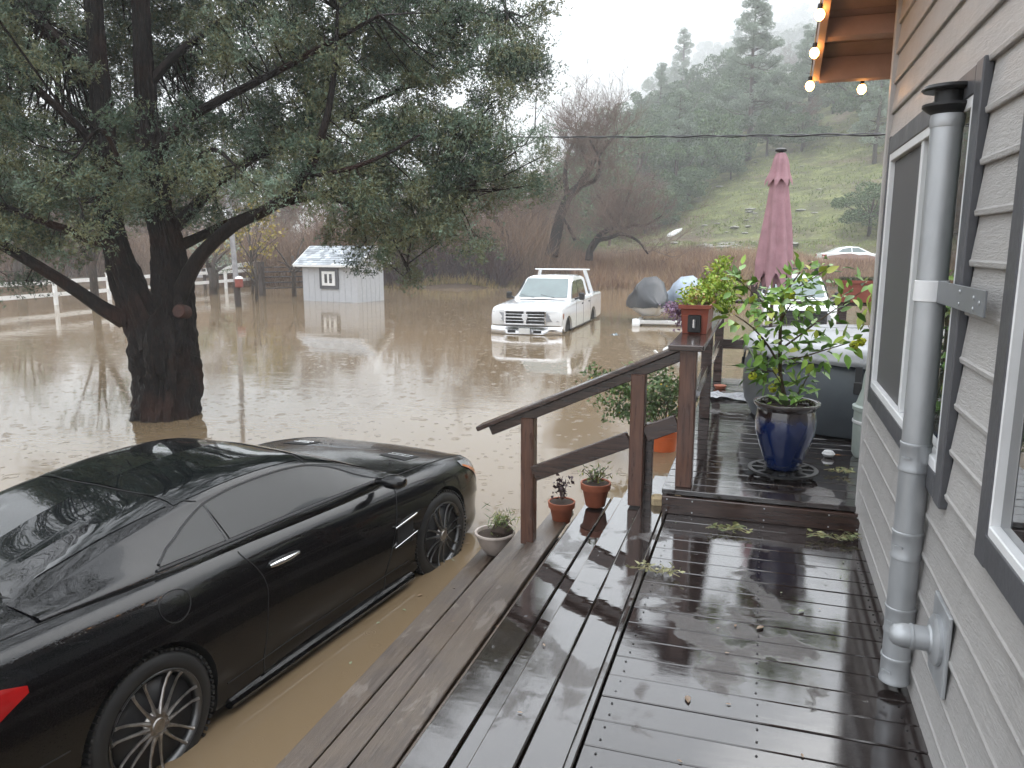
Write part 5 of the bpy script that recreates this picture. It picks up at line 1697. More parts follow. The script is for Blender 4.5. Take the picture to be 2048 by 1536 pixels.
leafy_small('shed_side_tree', 'crooked small tree behind the left edge of the grey shed', 583, 36, 3.4, 1.3, M['brush'], seed=19, per=80, ln=.2, wd=.03, tr=.12)
leafy_small('mossy_tree', 'slim mossy trunk standing in the flood before the white fence', 180, 30, 6.2, 2.2, M['oakleaf'], seed=14, per=60, ln=.18, wd=.12, tr=.17)
leafy_small('far_left_tree', 'thick pale trunk beyond the white fence at the far left', 32, 44, 6.5, 2.4, M['pineleaf'], seed=15, per=80, ln=.22, wd=.1, tr=.30)
# ================================================================== POTS AND PLANTS
def pot_round(name, label, cat, c, prof, mt, soil_r, soil_z, n=36, liner=None):
    t = thing(name, label, cat, c)
    s = MB(); s.lathe(prof, n, c, close=False); s.build('pot', mt, t, True, angle=50)
    s = MB(); 
    P = []
    for i in range(5):
        r = soil_r * i / 4
        P.append((r, soil_z + .012 * (1 - (r / soil_r) ** 2)))
    s.lathe(P, 24, c, close=False); s.build('soil', M['soil'], t, True)
    return t
def leaf_mesh(name, ln, wd, mt, curl=.15, seg=4):
    vs = []; fs = []
    for i in range(seg + 1):
        f = i / seg; w = wd * .5 * sin(pi * min(1, max(.02, f ** .8))) if 0 < i < seg else .001
        z = -curl * ln * f * f
        vs += [(-w, f * ln, z + w * .35), (0, f * ln, z), (w, f * ln, z + w * .35)]
    for i in range(seg):
        a = i * 3; b = a + 3
        fs += [(a, a + 1, b + 1, b), (a + 1, a + 2, b + 2, b + 1)]
    me = MB().add(vs, fs).mesh(name, mt, True)
    return me
def orient(d, roll=0):
    d = Vector(d).normalized()
    return (d.to_track_quat('Y', 'Z').to_matrix().to_4x4() @ Matrix.Rotation(roll, 4, 'Y'))
def put_leaf(me, p, d, parent, roll=0, sc=1.0, name='leaf'):
    o = bpy.data.objects.new(name, me); COL.objects.link(o); o.parent = parent
    base = WLOC.get(parent.name, Vector((0, 0, 0)))
    o.matrix_local = Matrix.Translation(Vector(p) - base) @ orient(d, roll) @ Matrix.Scale(sc, 4)
    return o
# blue glazed pot, lemon tree
BP = Vector((.185, 5.05, UZ + .055))
saucer = thing('pot_trolley', 'round black slatted plant trolley with castors under the blue pot', 'plant trolley', (BP.x, BP.y, UZ))
s = MB()
s.lathe([(.20, UZ + .036), (.215, UZ + .038), (.215, UZ + .052), (.19, UZ + .053), (.185, UZ + .040)], 36, (BP.x, BP.y, 0), close=False)
s.lathe([(.10, UZ + .038), (.12, UZ + .038), (.12, UZ + .052), (.10, UZ + .052)], 30, (BP.x, BP.y, 0), close=False)
for k in range(5):
    a = pi * k / 5; s.beam((BP.x - .2 * cos(a), BP.y - .2 * sin(a), UZ + .045), (BP.x + .2 * cos(a), BP.y + .2 * sin(a), UZ + .045), .03, .014)
s.build('platform', M['black_metal'], saucer)
for k in range(5):
    a = 2 * pi * k / 5 + .55; c = (BP.x + .165 * cos(a), BP.y + .165 * sin(a), UZ + .018)
    s = MB(); s.lathe([(0, -.011), (.018, -.011), (.018, .011), (0, .011)], 12, c, M=Matrix.Rotation(pi / 2, 3, 'Y')); s.build('castor', M['darkplastic'], saucer, True)
def blue_glaze():
    m = NT('blue_glaze')
    z = m.n('ShaderNodeSeparateXYZ', {0: m.n('ShaderNodeTexCoord').outputs['Object']}).outputs['Z']
    nz = m.noise(14, 4, m.coord('Object', (1, 1, .25)), .6)
    f = m.math('ADD', z, m.math('MULTIPLY', m.math('SUBTRACT', nz, .5), .10))
    band = m.mr(f, .305, .37, 0, 1, True)
    col = m.mix(band, (.004, .015, .072), (.022, .014, .012))
    col = m.mix(m.mr(f, .40, .42, 0, .8, True), col, (.07, .06, .055))
    m.set(Base=col, Roughness=.12, Coat=.8, CoatR=.04)
    return m.mat
bpz = BP.z
pot = pot_round('blue_pot', 'large glossy blue glazed pot holding the lemon tree on the upper deck', 'pot', tuple(BP),
   [(r_ * .88, z_) for r_, z_ in [(.0, 0), (.105, 0), (.115, .006), (.135, .05), (.175, .15), (.205, .24), (.212, .31), (.202, .37), (.198, .385), (.222, .412), (.230, .422), (.228, .432), (.214, .434), (.200, .425), (.192, .40), (.188, .37)]], blue_glaze(), .168, .385, 44)
LT = thing('lemon_tree', 'leafy lemon tree with green-yellow fruit growing in the blue pot', 'lemon tree', (BP.x, BP.y, BP.z + .39))
rr = random.Random(4)
base = Vector((BP.x, BP.y, BP.z + .385))
LD = base.x * FV[0] + base.y * FV[1]
def lp(px, py, dd=0): return at(px, py, (LD) / 1.0 * 1.0 + dd) 
# branch skeleton follows the photographed silhouette; depth spread around the pot
lw = 5.02
def LPt(px, py, dd=0): return at(px, py, lw + dd)
stems = [
 [(1575, 815, 0, .014), (1562, 760, 0, .013), (1560, 700, 0, .012), (1562, 640, 0, .010), (1570, 590, 0, .008), (1600, 545, .05, .005)],
 [(1562, 735, 0, .009), (1535, 690, -.1, .007), (1505, 655, -.15, .005), (1470, 630, -.2, .003)],
 [(1560, 700, 0, .008), (1600, 670, .1, .006), (1640, 640, .15, .005), (1690, 605, .2, .004), (1745, 570, .25, .003)],
 [(1562, 650, 0, .007), (1530, 610, .1, .005), (1500, 580, .15, .004), (1470, 555, .2, .003)],
 [(1561, 720, 0, .007), (1600, 715, -.1, .005), (1650, 700, -.15, .004), (1700, 685, -.15, .003)],
 [(1562, 745, 0, .006), (1520, 740, .1, .004), (1500, 745, .12, .003)],
 [(1570, 590, 0, .006), (1620, 560, 0, .004), (1660, 535, .05, .003)],
 [(1562, 640, 0, .006), (1590, 600, -.12, .004), (1630, 590, -.15, .003)],
 [(1575, 815, .02, .006), (1600, 780, .05, .004), (1625, 735, .06, .003)],
 [(1570, 815, -.02, .005), (1565, 775, -.05, .004), (1545, 740, -.07, .003)],
]
sk = []
mb = MB()
for st in stems:
    keys = [np.array([*LPt(a, b, d), r]) for a, b, d, r in st]
    P = [crom(keys, min(len(keys) - 1 - 1e-6, i / 5)) for i in range((len(keys) - 1) * 5 + 1)]
    mb.tube([p[:3] for p in P], [p[3] for p in P], 7)
    sk += [(Vector(p[:3]), p[3]) for p in P[3:]]
mb.build('branches', bark('lemon_bark', (.05, .035, .02), (.10, .07, .04), (.14, .12, .06), (30, 30, 6)), LT, True)
lmes = [leaf_mesh('leaf', .080, .040, M['leaf1'], c_) for c_ in (.1, .3, -.1)]
for i in range(560):
    p, r = sk[rr.randrange(len(sk))]
    if r > .0105 and rr.random() < .8: continue
    o = Vector((rr.gauss(0, 1), rr.gauss(0, 1), rr.gauss(.15, .8))).normalized()
    q = p + o * rr.uniform(.01, .13)
    put_leaf(rr.choice(lmes), q, o + Vector((0, 0, rr.uniform(-.6, .3))), LT, rr.uniform(-1, 1), rr.uniform(.65, 1.25))
for px, py, dd in ((1505, 752, .05), (1545, 776, -.05), (1708, 690, -.15), (1722, 684, -.12), (1582, 590, 0), (1620, 620, .0)):
    c = LPt(px, py, dd); s = MB()
    s.lathe([(0, -.036), (.008, -.034), (.020, -.024), (.026, -.006), (.026, .010), (.018, .024), (.008, .030), (.004, .036)], 14, (0, 0, 0))
    s.v = [tuple(c + Matrix.Rotation(rr.uniform(.4, 1.5), 3, 'X') @ Matrix.Rotation(rr.uniform(-1, 1), 3, 'Y') @ Vector(v)) for v in s.v]
    s.build('lemon', M['lemon'], LT, True)
for k in range(7):   # low leaves at the soil
    a = rr.uniform(0, 6.28); put_leaf(lmes[0], base + Vector((.03 * cos(a), .03 * sin(a), .02)), (cos(a), sin(a), .7), LT, 0, 1.5)

# generic small plant from leaf kites
def small_plant(name, label, cat, c, spread, h, n, mt, ln, wd, seed, stems=7, zs=.4, group=None):
    rr = random.Random(seed); t = thing(name, label, cat, c); mb = MB(); cs = []
    C0 = Vector(c)
    for i in range(stems):
        a = rr.uniform(0, 6.28); q = rr.uniform(.3, 1)
        e = C0 + Vector((cos(a) * spread[0] * q, sin(a) * spread[1] * q, h * rr.uniform(.55, 1)))
        m_ = C0.lerp(e, .5) + Vector((0, 0, h * .12))
        mb.tube([C0, m_, e], [.004, .003, .002], 5, cap=False)
        for k in range(n // stems):
            f = rr.uniform(.25, 1.05)
            cs.append(C0.lerp(m_, f * 2) if f < .5 else m_.lerp(e, (f - .5) * 2))
    mb.build('stems', M['twig'], t, True)
    cc = np.array([tuple(v) for v in cs]) + nr.normal(size=(len(cs), 3)) * ln * .6
    V, T = leaf_tris(cc, nr.normal(size=(len(cs), 3)) + np.array([0, 0, .3]), nr.uniform(ln * .6, ln * 1.3, len(cs)), nr.uniform(wd * .7, wd * 1.2, len(cs)))
    link('foliage', npmesh('foliage', V, T, mt), t)
    return t
# terracotta pots on the steps
def terra(c, s_=1.0):
    return [(0, 0), (.062 * s_, 0), (.066 * s_, .004), (.088 * s_, .115 * s_), (.090 * s_, .118 * s_), (.100 * s_, .120 * s_), (.104 * s_, .162 * s_), (.100 * s_, .166 * s_), (.092 * s_, .164 * s_), (.088 * s_, .12 * s_)]
p1 = (-1.285, 5.13, TD[2]); p2 = (-1.02, 5.03, TD[1])
pot_round('terracotta_pot', 'small terracotta pot with a dead dark stalk, nearer the low rail post', 'pot', p1, terra(0, .95), M['terracotta'], .088, .148)
pot_round('terracotta_pot', 'terracotta pot with sprouting green weeds, between the two rail posts', 'pot', p2, terra(0, 1.02), M['terracotta'], .093, .158)
M['deadleaf'] = leafmat('dead_leaves', [(.03, .02, .022), (.07, .04, .045), (.12, .08, .08)], .8, nscale=9)
small_plant('dead_plant', 'withered dark plant with curled leaves in the lower terracotta pot', 'plant', (p1[0], p1[1], p1[2] + .145), (.06, .06), .20, 90, M['deadleaf'], .035, .022, 3, 5)
small_plant('potted_weed', 'thin green weed sprouting from the upper terracotta pot', 'plant', (p2[0], p2[1], p2[2] + .155), (.12, .10), .13, 120, M['leafy'], .04, .010, 5, 12)
p3 = (-1.70, 4.86, TD[3])
pot_round('cream_pot', 'wide cream ribbed bowl pot on the lowest step beside the car', 'pot', p3, [(0, 0), (.062, 0), (.068, .006), (.10, .05), (.125, .115), (.130, .135), (.142, .140), (.145, .150), (.140, .158), (.126, .156), (.120, .13)], M['cream'], .122, .135)
t = small_plant('grass_tuft', 'grass tuft sprouting from a dark root clump in the cream pot', 'plant', (p3[0] + .03, p3[1] + .02, p3[2] + .15), (.10, .09), .12, 260, M['leafy'], .07, .006, 8, 26)
s = MB(); s.lathe([(0, -.03), (.06, -.02), (.075, .02), (.05, .055), (0, .065)], 12, (p3[0] + .055, p3[1] - .0, p3[2] + .155)); 
s.v = [tuple(Vector(v) + Vector((rnd.uniform(-.012, .012), rnd.uniform(-.012, .012), rnd.uniform(-.012, .012)))) for v in s.v]
s.build('root_clump', M['soil'], t, True)
# orange pot standing in the flood with a leggy shrub
p4 = at(1327, 905, 9.15); p4 = (p4.x, p4.y, -.02)
p4 = (-1.02, 8.95, -.02)
s4 = 1.0
pot_round('orange_pot', 'orange plastic pot half sunk in the flood water beside the raised deck', 'pot', p4, [(0, -.05), (.135, -.05), (.15, .0), (.168, .19), (.180, .195), (.184, .235), (.188, .24), (.187, .262), (.178, .264), (.172, .235), (.166, .2)], M['orange_plastic'], .166, .22)
sh = thing('flowering_shrub', 'leggy green shrub with small yellow flowers rising from the orange pot behind the handrail', 'shrub', (p4[0], p4[1], .2))
mb = MB(); cs = []
for (px, py, dd) in ((1175, 760, 0), (1190, 800, -.2), (1230, 770, .1), (1215, 830, .1), (1260, 740, .3), (1290, 770, -.1), (1330, 735, .2), (1350, 770, -.2), (1240, 820, 0), (1300, 810, .1), (1340, 800, .3), (1395, 785, .2), (1375, 760, 0), (1310, 745, .3), (1200, 740, .2), (1280, 830, -.2), (1180, 745, .2), (1355, 830, .0), (1330, 760, -.2), (1265, 790, .0)):
    e = at(px, py, 8.75 + dd); b = Vector((p4[0], p4[1], .22)); m_ = b.lerp(e, .5) + Vector((0, 0, .12))
    mb.tube([b, m_, e], [.007, .005, .002], 5, cap=False)
    for k in range(115):
        f = rnd.uniform(.45, 1.05); q = b.lerp(m_, f * 2) if f < .5 else m_.lerp(e, (f - .5) * 2)
        cs.append(tuple(q + Vector((rnd.gauss(0, .055), rnd.gauss(0, .055), rnd.gauss(0, .05)))))
mb.build('stems', M['twig'], sh, True)
cc = np.array(cs); V, T = leaf_tris(cc, nr.normal(size=cc.shape), nr.uniform(.04, .075, len(cc)), nr.uniform(.024, .04, len(cc)))
link('foliage', npmesh('foliage', V, T, leafmat('shrub_green', [(.035, .07, .022), (.075, .13, .035), (.13, .19, .05)], .45, nscale=4)), sh)
s = MB()
for k in range(26):
    q = Vector(cs[rnd.randrange(len(cs))]) ; s.lathe([(0, -.004), (.012, 0), (.009, .006), (0, .008)], 7, tuple(q + Vector((0, -.03, .02))))
s.build('flowers', simple('yellow_petals', (.55, .36, .03), .6), sh)

# planters on the railing
def planter(name, label, c, l, w, h, rz, mt=None):
    t = thing(name, label, 'planter', c, 0)
    Rm = Matrix.Rotation(rz, 3, 'Z'); C0 = Vector(c); s = MB(); 
    def ring(hl, hw, z): return [C0 + Rm @ Vector((a * hl, b * hw, z)) for a, b in ((-1, -1), (1, -1), (1, 1), (-1, 1))]
    L_ = [ring(l * .44, w * .40, 0), ring(l * .47, w * .45, h * .62), ring(l * .465, w * .445, h * .63), ring(l * .485, w * .47, h * .86), ring(l * .51, w * .54, h * .87), ring(l * .515, w * .55, h), ring(l * .49, w * .49, h), ring(l * .48, w * .46, h * .84)]
    vs = [p for r in L_ for p in r]; fs = [(3, 2, 1, 0)]
    for i in range(len(L_) - 1):
        for k in range(4): fs.append((i * 4 + k, i * 4 + (k + 1) % 4, (i + 1) * 4 + (k + 1) % 4, (i + 1) * 4 + k))
    s.add(vs, fs); s.build('box', mt or M['planter'], t)
    s = MB(); s.add(ring(l * .48, w * .46, h * .84), [(0, 1, 2, 3)]); s.build('soil', M['soil'], t)
    return t
pc = (-.41, 5.42, RZ + .003)
pl1 = planter('flower_box', 'rust-red planter box on the cap rail, overflowing with lime green plants', pc, .62, .19, .19, pi / 2)
s = MB(); s.box((pc[0] + .0, pc[1] - .285, RZ + .07), (.085, .035, .115), ch=.006); s.build('black_clip', M['black_metal'], pl1)
s = MB(); s.tube([(pc[0] - .0, pc[1] - .305, RZ + .045), (pc[0], pc[1] - .308, RZ + .10)], .012, 8); s.build('clip_rod', M['chrome'], pl1, True)
mb = MB(); cs = []; 
pl = thing('bushy_planter_plant', 'bright lime green leafy plant with reddish tips filling the rail flower box', 'plant', (pc[0], pc[1], RZ + .17))
b0 = Vector((pc[0], pc[1], RZ + .17))
for (px, py, dd, n_) in ((1445, 525, .2, 130), (1435, 545, .2, 200), (1425, 565, .1, 240), (1450, 570, .2, 200), (1405, 575, 0, 160), (1385, 585, -.2, 130), (1460, 590, .3, 150), (1415, 590, 0, 180), (1375, 595, -.2, 90), (1440, 600, .1, 160), (1455, 615, .2, 90), (1470, 560, .4, 60), (1395, 600, -.2, 90)):
    e = at(px, py, 5.35 + dd); b = b0 + Vector((rnd.uniform(-.05, .05), (dd) * .8, 0)); mb.tube([b, b.lerp(e, .6) + Vector((0, 0, .02)), e], [.004, .003, .002], 5, cap=False)
    for k in range(n_): cs.append(tuple(e + Vector((rnd.gauss(0, .035), rnd.gauss(0, .05), rnd.gauss(-.01, .03)))))
mb.build('stems', M['twig'], pl, True)
cc = np.array(cs); V, T = leaf_tris(cc, nr.normal(size=cc.shape) + np.array([0, 0, .5]), nr.uniform(.022, .045, len(cc)), nr.uniform(.012, .02, len(cc)))
link('foliage', npmesh('foliage', V, T, M['lime']), pl)
pf = thing('trailing_flowers', 'faded purple flowers trailing over the water side of the rail planter', 'flowers', (pc[0] - .13, pc[1], RZ + .1))
cs = []; mb = MB()
for k in range(12):
    b = Vector((pc[0] - .08, pc[1] + rnd.uniform(-.28, .15), RZ + .19)); e = at(rnd.uniform(1330, 1362), rnd.uniform(610, 655), 5.1 + rnd.uniform(0, .25))
    mb.tube([b, b.lerp(e, .4) + Vector((0, 0, .03)), e], [.003, .002, .002], 4, cap=False)
    for j in range(34): cs.append(tuple(b.lerp(e, rnd.uniform(.35, 1.1)) + Vector((rnd.gauss(0, .018), rnd.gauss(0, .018), rnd.gauss(0, .018)))))
mb.build('stems', M['twig'], pf, True)
cc = np.array(cs); V, T = leaf_tris(cc, nr.normal(size=cc.shape), nr.uniform(.015, .03, len(cc)), nr.uniform(.012, .02, len(cc)))
link('petals', npmesh('petals', V, T, M['purple']), pf)['kind'] = 'stuff'
c = at(1712, 610, 8.45)
pc2 = (.99, 8.60, RZ + .003)
pl2 = planter('flower_box', 'rust-red planter box with low dry succulents on the far rail by the house corner', pc2, .52, .22, .22, 0)
t = thing('planter_succulents', 'low grey-green succulents growing in the far planter box', 'plant', (pc2[0], pc2[1], RZ + .2))
n_ = 1500; cc = np.stack([nr.uniform(-.24, .24, n_), nr.uniform(-.09, .09, n_), nr.uniform(0, .06, n_)], 1) + np.array([pc2[0], pc2[1], RZ + .19])
V, T = leaf_tris(cc, nr.normal(size=cc.shape) + np.array([0, 0, 1]), nr.uniform(.02, .05, n_), nr.uniform(.006, .012, n_))
link('foliage', npmesh('foliage', V, T, leafmat('succulent', [(.06, .075, .05), (.11, .12, .08), (.10, .06, .04)], .7, nscale=9)), t)
# yellowing large leaves entering at the house corner
t = thing('yellowing_plant', 'plant with big drooping yellow-green leaves beside the house corner', 'plant', (.80, 6.0, UZ + .6))
lm2 = leaf_mesh('leaf', .15, .075, simple('yellow_green_leaf', (.24, .30, .04), .45, var=.25, nscale=30), .35, 5)
mb = MB(); b = Vector((.95, 6.0, UZ + .0))
for (px, py) in ((1742, 590), (1738, 612), (1728, 628), (1720, 640), (1745, 625), (1735, 600)):
    e = at(px + 8, py - 12, 6.0); mb.tube([b, b.lerp(e, .6) + Vector((0, 0, .15)), e], [.006, .004, .002], 5, cap=False)
    put_leaf(lm2, e, (rnd.uniform(-.6, -.2), rnd.uniform(-.4, .2), -.9), t, rnd.uniform(-.5, .5), rnd.uniform(.7, .95))
mb.build('stems', M['twig'], t, True)

# ================================================================== closed umbrella
UB = Vector((.10, 8.30, UZ))
umb = thing('patio_umbrella', 'closed dusty rose patio umbrella standing upright on the upper deck', 'umbrella', tuple(UB))
zt_ = at(1558, 307, UB.x * FV[0] + UB.y * FV[1]).z
s = MB(); s.tube([UB, UB + Vector((0, 0, zt_ - UB.z - .02))], .02, 10); s.build('pole', M['raild'], umb, True)
s = MB(); s.lathe([(.0, 0), (.24, .0), (.24, .04), (.05, .07), (.03, .25), (0, .25)], 24, UB); s.build('base', M['black_metal'], umb, True)
def folded(z0, z1, r0, r1, prof, n=96, lob=8, depth=.34, seed=0, hem=.03):
    rows = []
    N = 26
    for i in range(N + 1):
        f = i / N; z = z0 + (z1 - z0) * f; r = prof(f)
        row = []
        for k in range(n + 1):
            a = 2 * pi * k / n
            c_ = cos(lob * a + 1.6 * sin(a + seed) + .35 * sin(f * 5 + seed))
            rr_ = r * (1 - depth * (.5 - .5 * c_) * min(1, .25 + f * 1.6) + .05 * sin(3 * a + 5 * f))
            zz = z - hem * c_ * (f > .999) - (hem * .6 * (1 + c_) if i == N else 0)
            row.append((UB.x + rr_ * cos(a), UB.y + rr_ * sin(a), zz))
        rows.append(row)
    return rows
H_ = zt_
s = MB(); s.grid(folded(H_ - .26, H_ - 1.24, 0, 0, lambda f: float(np.interp(f, [0, .1, .5, .85, 1], [.075, .095, .145, .185, .185])), seed=1, depth=.26, lob=6, hem=.045)); s.build('canopy', M['fabric'], umb, True, angle=180)
s = MB(); s.grid(folded(H_ - 1.20, H_ - 1.31, 0, 0, lambda f: .125 - .02 * f, seed=2, depth=.3, hem=.03)); s.build('inner_fold', M['fabric'], umb, True, angle=180)
s = MB(); s.grid(folded(H_ - .03, H_ - .30, 0, 0, lambda f: float(np.interp(f, [0, .2, .7, 1], [.045, .07, .10, .135])), seed=3, lob=8, depth=.22, hem=.02)); s.build('vent_cap', M['fabric'], umb, True, angle=180)
s = MB(); s.lathe([(0, H_ + .02), (.03, H_ + .018), (.055, H_ + .004), (.055, H_ - .012), (.03, H_ - .02)], 16, (UB.x, UB.y, 0)); s.build('finial', M['black_metal'], umb, True)

# ================================================================== hot tub and things round it
HT = Vector((.86, 7.02, UZ))
tub = thing('hot_tub', 'round grey inflatable hot tub with a buckled pale grey cover on the upper deck', 'hot tub', tuple(HT))
s = MB(); s.lathe([(.80, 0), (.90, .02), (.965, .14), (.985, .30), (.975, .46), (.93, .575), (.86, .62), (.70, .63)], 72, HT, close=False); s.build('side_wall', M['tub'], tub, True)
rows = []
for i in range(26):
    f = i / 25
    row = []
    for k in range(145):
        a = 2 * pi * k / 144
        if f < .62: r = .90 * f / .62; z = .73 - .05 * f * f + .008 * sin(a * 5 + f * 9) * f
        elif f < .80: g = (f - .62) / .18; r = .90 + .075 * sin(g * pi / 2); z = .71 - .05 * g - .03 * g * g
        else:
            g = (f - .80) / .20; st_ = abs(((k / 144 * 8) % 1) - .5) * 2       # 0 mid-panel, 1 at strap
            r = .978 + .012 * sin(g * pi); z = .63 - g * (.055 + .05 * st_ ** 5) - .004 * sin(a * 40) * g
            r += .004 * sin(a * 60 + g * 3) * g
        row.append((HT.x + r * cos(a), HT.y + r * sin(a), HT.z + z))
    rows.append(row)
s = MB(); s.grid(rows); s.build('cover', M['tubtop'], tub, True, angle=180)
def ontub(a, z, r=.985): return Vector((HT.x + r * cos(a), HT.y + r * sin(a), HT.z + z))
for k in range(8):
    a = 2 * pi * (k) / 8 + pi / 8 * 0 - pi / 2 - .16
    s = MB(); s.beam(ontub(a, .58, .99), ontub(a, .44, .995), .045, .012, up=(cos(a), sin(a), 0)); s.build('strap', M['darkplastic'], tub)
    s = MB(); s.beam(ontub(a, .47, 1.0), ontub(a, .38, 1.003), .055, .022, up=(cos(a), sin(a), 0), ch=.006); s.build('buckle', M['black_metal'], tub)
a = -pi / 2 + .02
s = MB(); s.lathe([(0, .02), (.018, .02), (.022, .012), (.05, .010), (.058, .004), (.058, -.01), (0, -.01)], 18, ontub(a, .35, .992), M=Matrix.Rotation(a, 3, 'Z') @ Matrix.Rotation(pi / 2, 3, 'Y')); s.build('valve_cap', M['tubtop'], tub, True)
pm = thing('pool_pump', 'pale green plastic pump housing between the hot tub and the house corner', 'pump', (.80, 5.72, UZ))
s = MB(); c = (.80, 5.72, UZ); s.lathe([(0, 0), (.13, 0), (.145, .03), (.15, .25), (.148, .33), (.160, .335), (.162, .36), (.14, .37), (.11, .47), (.10, .58), (.085, .63), (0, .64)], 28, c); s.build('housing', M['pumpgreen'], pm, True)
s = MB(); s.lathe([(.151, .24), (.156, .245), (.156, .26), (.151, .265)], 28, c, close=False); s.build('band', M['vinyl'], pm, True)
p = Vector((.50, 5.62, UZ)); t = thing('white_float', 'small white float lying on the deck by the pump', 'float', tuple(p))
s = MB(); s.lathe([(0, 0), (.03, .005), (.045, .025), (.03, .045), (0, .05)], 14, p); s.build('ball', M['vinyl'], t, True)
# crumpled plastic on the deck
p = Vector((-.22, 7.6, UZ)); t = thing('crumpled_sheet', 'crumpled pale plastic sheet on the deck left of the hot tub', 'plastic sheet', tuple(p))
rows = [[(p.x + (i - 6) * .045 + rnd.uniform(-.01, .01), p.y + (j - 3) * .05 + rnd.uniform(-.01, .01), p.z + .008 + abs(noise.noise(Vector((i * .9, j * .9, 0)))) * .07) for j in range(7)] for i in range(13)]
s = MB(); s.grid(rows, flip=True); s.build('sheet', M['tubtop'], t)
p = Vector((-.36, 8.1, UZ)); t = thing('small_red_pot', 'tiny reddish saucer at the foot of the far rail post', 'saucer', tuple(p))
s = MB(); s.lathe([(0, 0), (.05, 0), (.065, .03), (.06, .032), (0, .015)], 16, p); s.build('dish', M['terracotta'], t, True)
p = Vector((-.555, 4.66, TD[0])); t = thing('pale_stone_block', 'pale yellowish stone block wedged beside the upper deck corner', 'stone', tuple(p))
s = MB(); s.box((p.x, p.y + .02, p.z + .035), (.075, .08, .07), rz=.2, ch=.015); s.build('block', simple('pale_sandstone', (.42, .33, .2), .8, var=.25, nscale=30, bump=.5), t)
p = Vector((-.90, 4.98, TD[1])); t = thing('garden_scissors', 'small blue-grey plastic bag beside the green-weed terracotta pot', 'plastic bag', tuple(p)); t.name = 'plastic_bag'
rows = [[(p.x + (i - 4) * .014 + rnd.uniform(-.004, .004), p.y + (j - 4) * .02, p.z + .005 + abs(noise.noise(Vector((i * .7, j * .7, 4)))) * .05) for j in range(9)] for i in range(9)]
s = MB(); s.grid(rows, flip=True); s.build('sheet', simple('blue_grey_plastic', (.12, .16, .18), .2, Coat=.6), t, True)

# leaf litter and sprigs on the deck
def sprig(name, label, c, spread, n, mt, seed, z=.01):
    rr = random.Random(seed); t = thing(name, label, 'fallen twig', c); C0 = Vector(c); mb = MB(); cs = []
    for k in range(7):
        a = rr.uniform(-.5, .5) + (pi if rr.random() < .5 else 0); e = C0 + Vector((cos(a) * spread * rr.uniform(.5, 1), sin(a) * spread * .6, z + rr.uniform(.0, .02)))
        mb.tube([C0 + Vector((0, 0, z)), C0.lerp(e, .5) + Vector((0, rr.uniform(-.02, .02), z + .015)), e], .0022, 5, cap=False)
        for q in range(n // 7): cs.append(tuple(C0.lerp(e, rr.uniform(.2, 1)) + Vector((rr.gauss(0, .02), rr.gauss(0, .02), z + rr.uniform(0, .02)))))
    mb.build('stems', simple('straw_stem', (.30, .27, .14), .6), t, True)
    cc = np.array(cs); d = nr.normal(size=cc.shape); d[:, 2] *= .25
    V, T = leaf_tris(cc, d, nr.uniform(.02, .05, len(cc)), nr.uniform(.008, .018, len(cc)))
    link('leaves', npmesh('leaves', V, T, mt), t)
M['litter'] = leafmat('wet_fallen_leaves', [(.10, .13, .05), (.20, .22, .09), (.32, .30, .12)], .4, nscale=20)
sprig('fallen_sprig', 'yellow-green leafy sprig lying below the riser left of centre', (-.12, 4.32, DZ), .14, 60, M['litter'], 1)
sprig('fallen_sprig', 'leafy sprig heaped against the house corner below the riser', (.46, 4.36, DZ), .16, 80, M['litter'], 2)
sprig('fallen_sprig', 'pale straw-like sprig on the left edge of the lower deck', (-.42, 3.62, DZ), .13, 55, leafmat('pale_sprig', [(.30, .30, .16), (.40, .38, .2)], .5), 3)
sprig('fallen_sprig', 'dry leaf scraps by the wall next to the blue pot', (.53, 5.2, UZ), .09, 40, M['litter'], 4)
lf = leaf_mesh('fallen_leaf', .05, .022, simple('wet_brown_leaf', (.22, .14, .08), .35, var=.3, nscale=40, Coat=.5), -.05, 4)
lf2 = leaf_mesh('fallen_leaf', .035, .018, simple('wet_green_leaf', (.22, .26, .15), .35, var=.3, nscale=40, Coat=.5), -.05, 4)
for i in range(27):
    if i < 18: x, y, z = rnd.uniform(-.44, .54), rnd.uniform(1.9, 4.4), DZ
    elif i < 23: x, y, z = rnd.uniform(-.78, -.53), rnd.uniform(2, 4.6), TD[0]
    else: x, y, z = rnd.uniform(-1.5, -1.15), rnd.uniform(2, 4.5), TD[2]
    o = bpy.data.objects.new('fallen_leaf', lf if i % 3 else lf2); COL.objects.link(o); o.location = (x, y, z + .004); s_ = rnd.uniform(.25, .6) if i > 2 else 1.0
    o.scale = (s_, s_, s_); o.rotation_euler = (0, 0, rnd.uniform(0, 6.28))
    tag(o, 'small wet fallen leaf stuck to the dark deck boards', 'leaf', 'wet fallen leaves on the deck and steps')

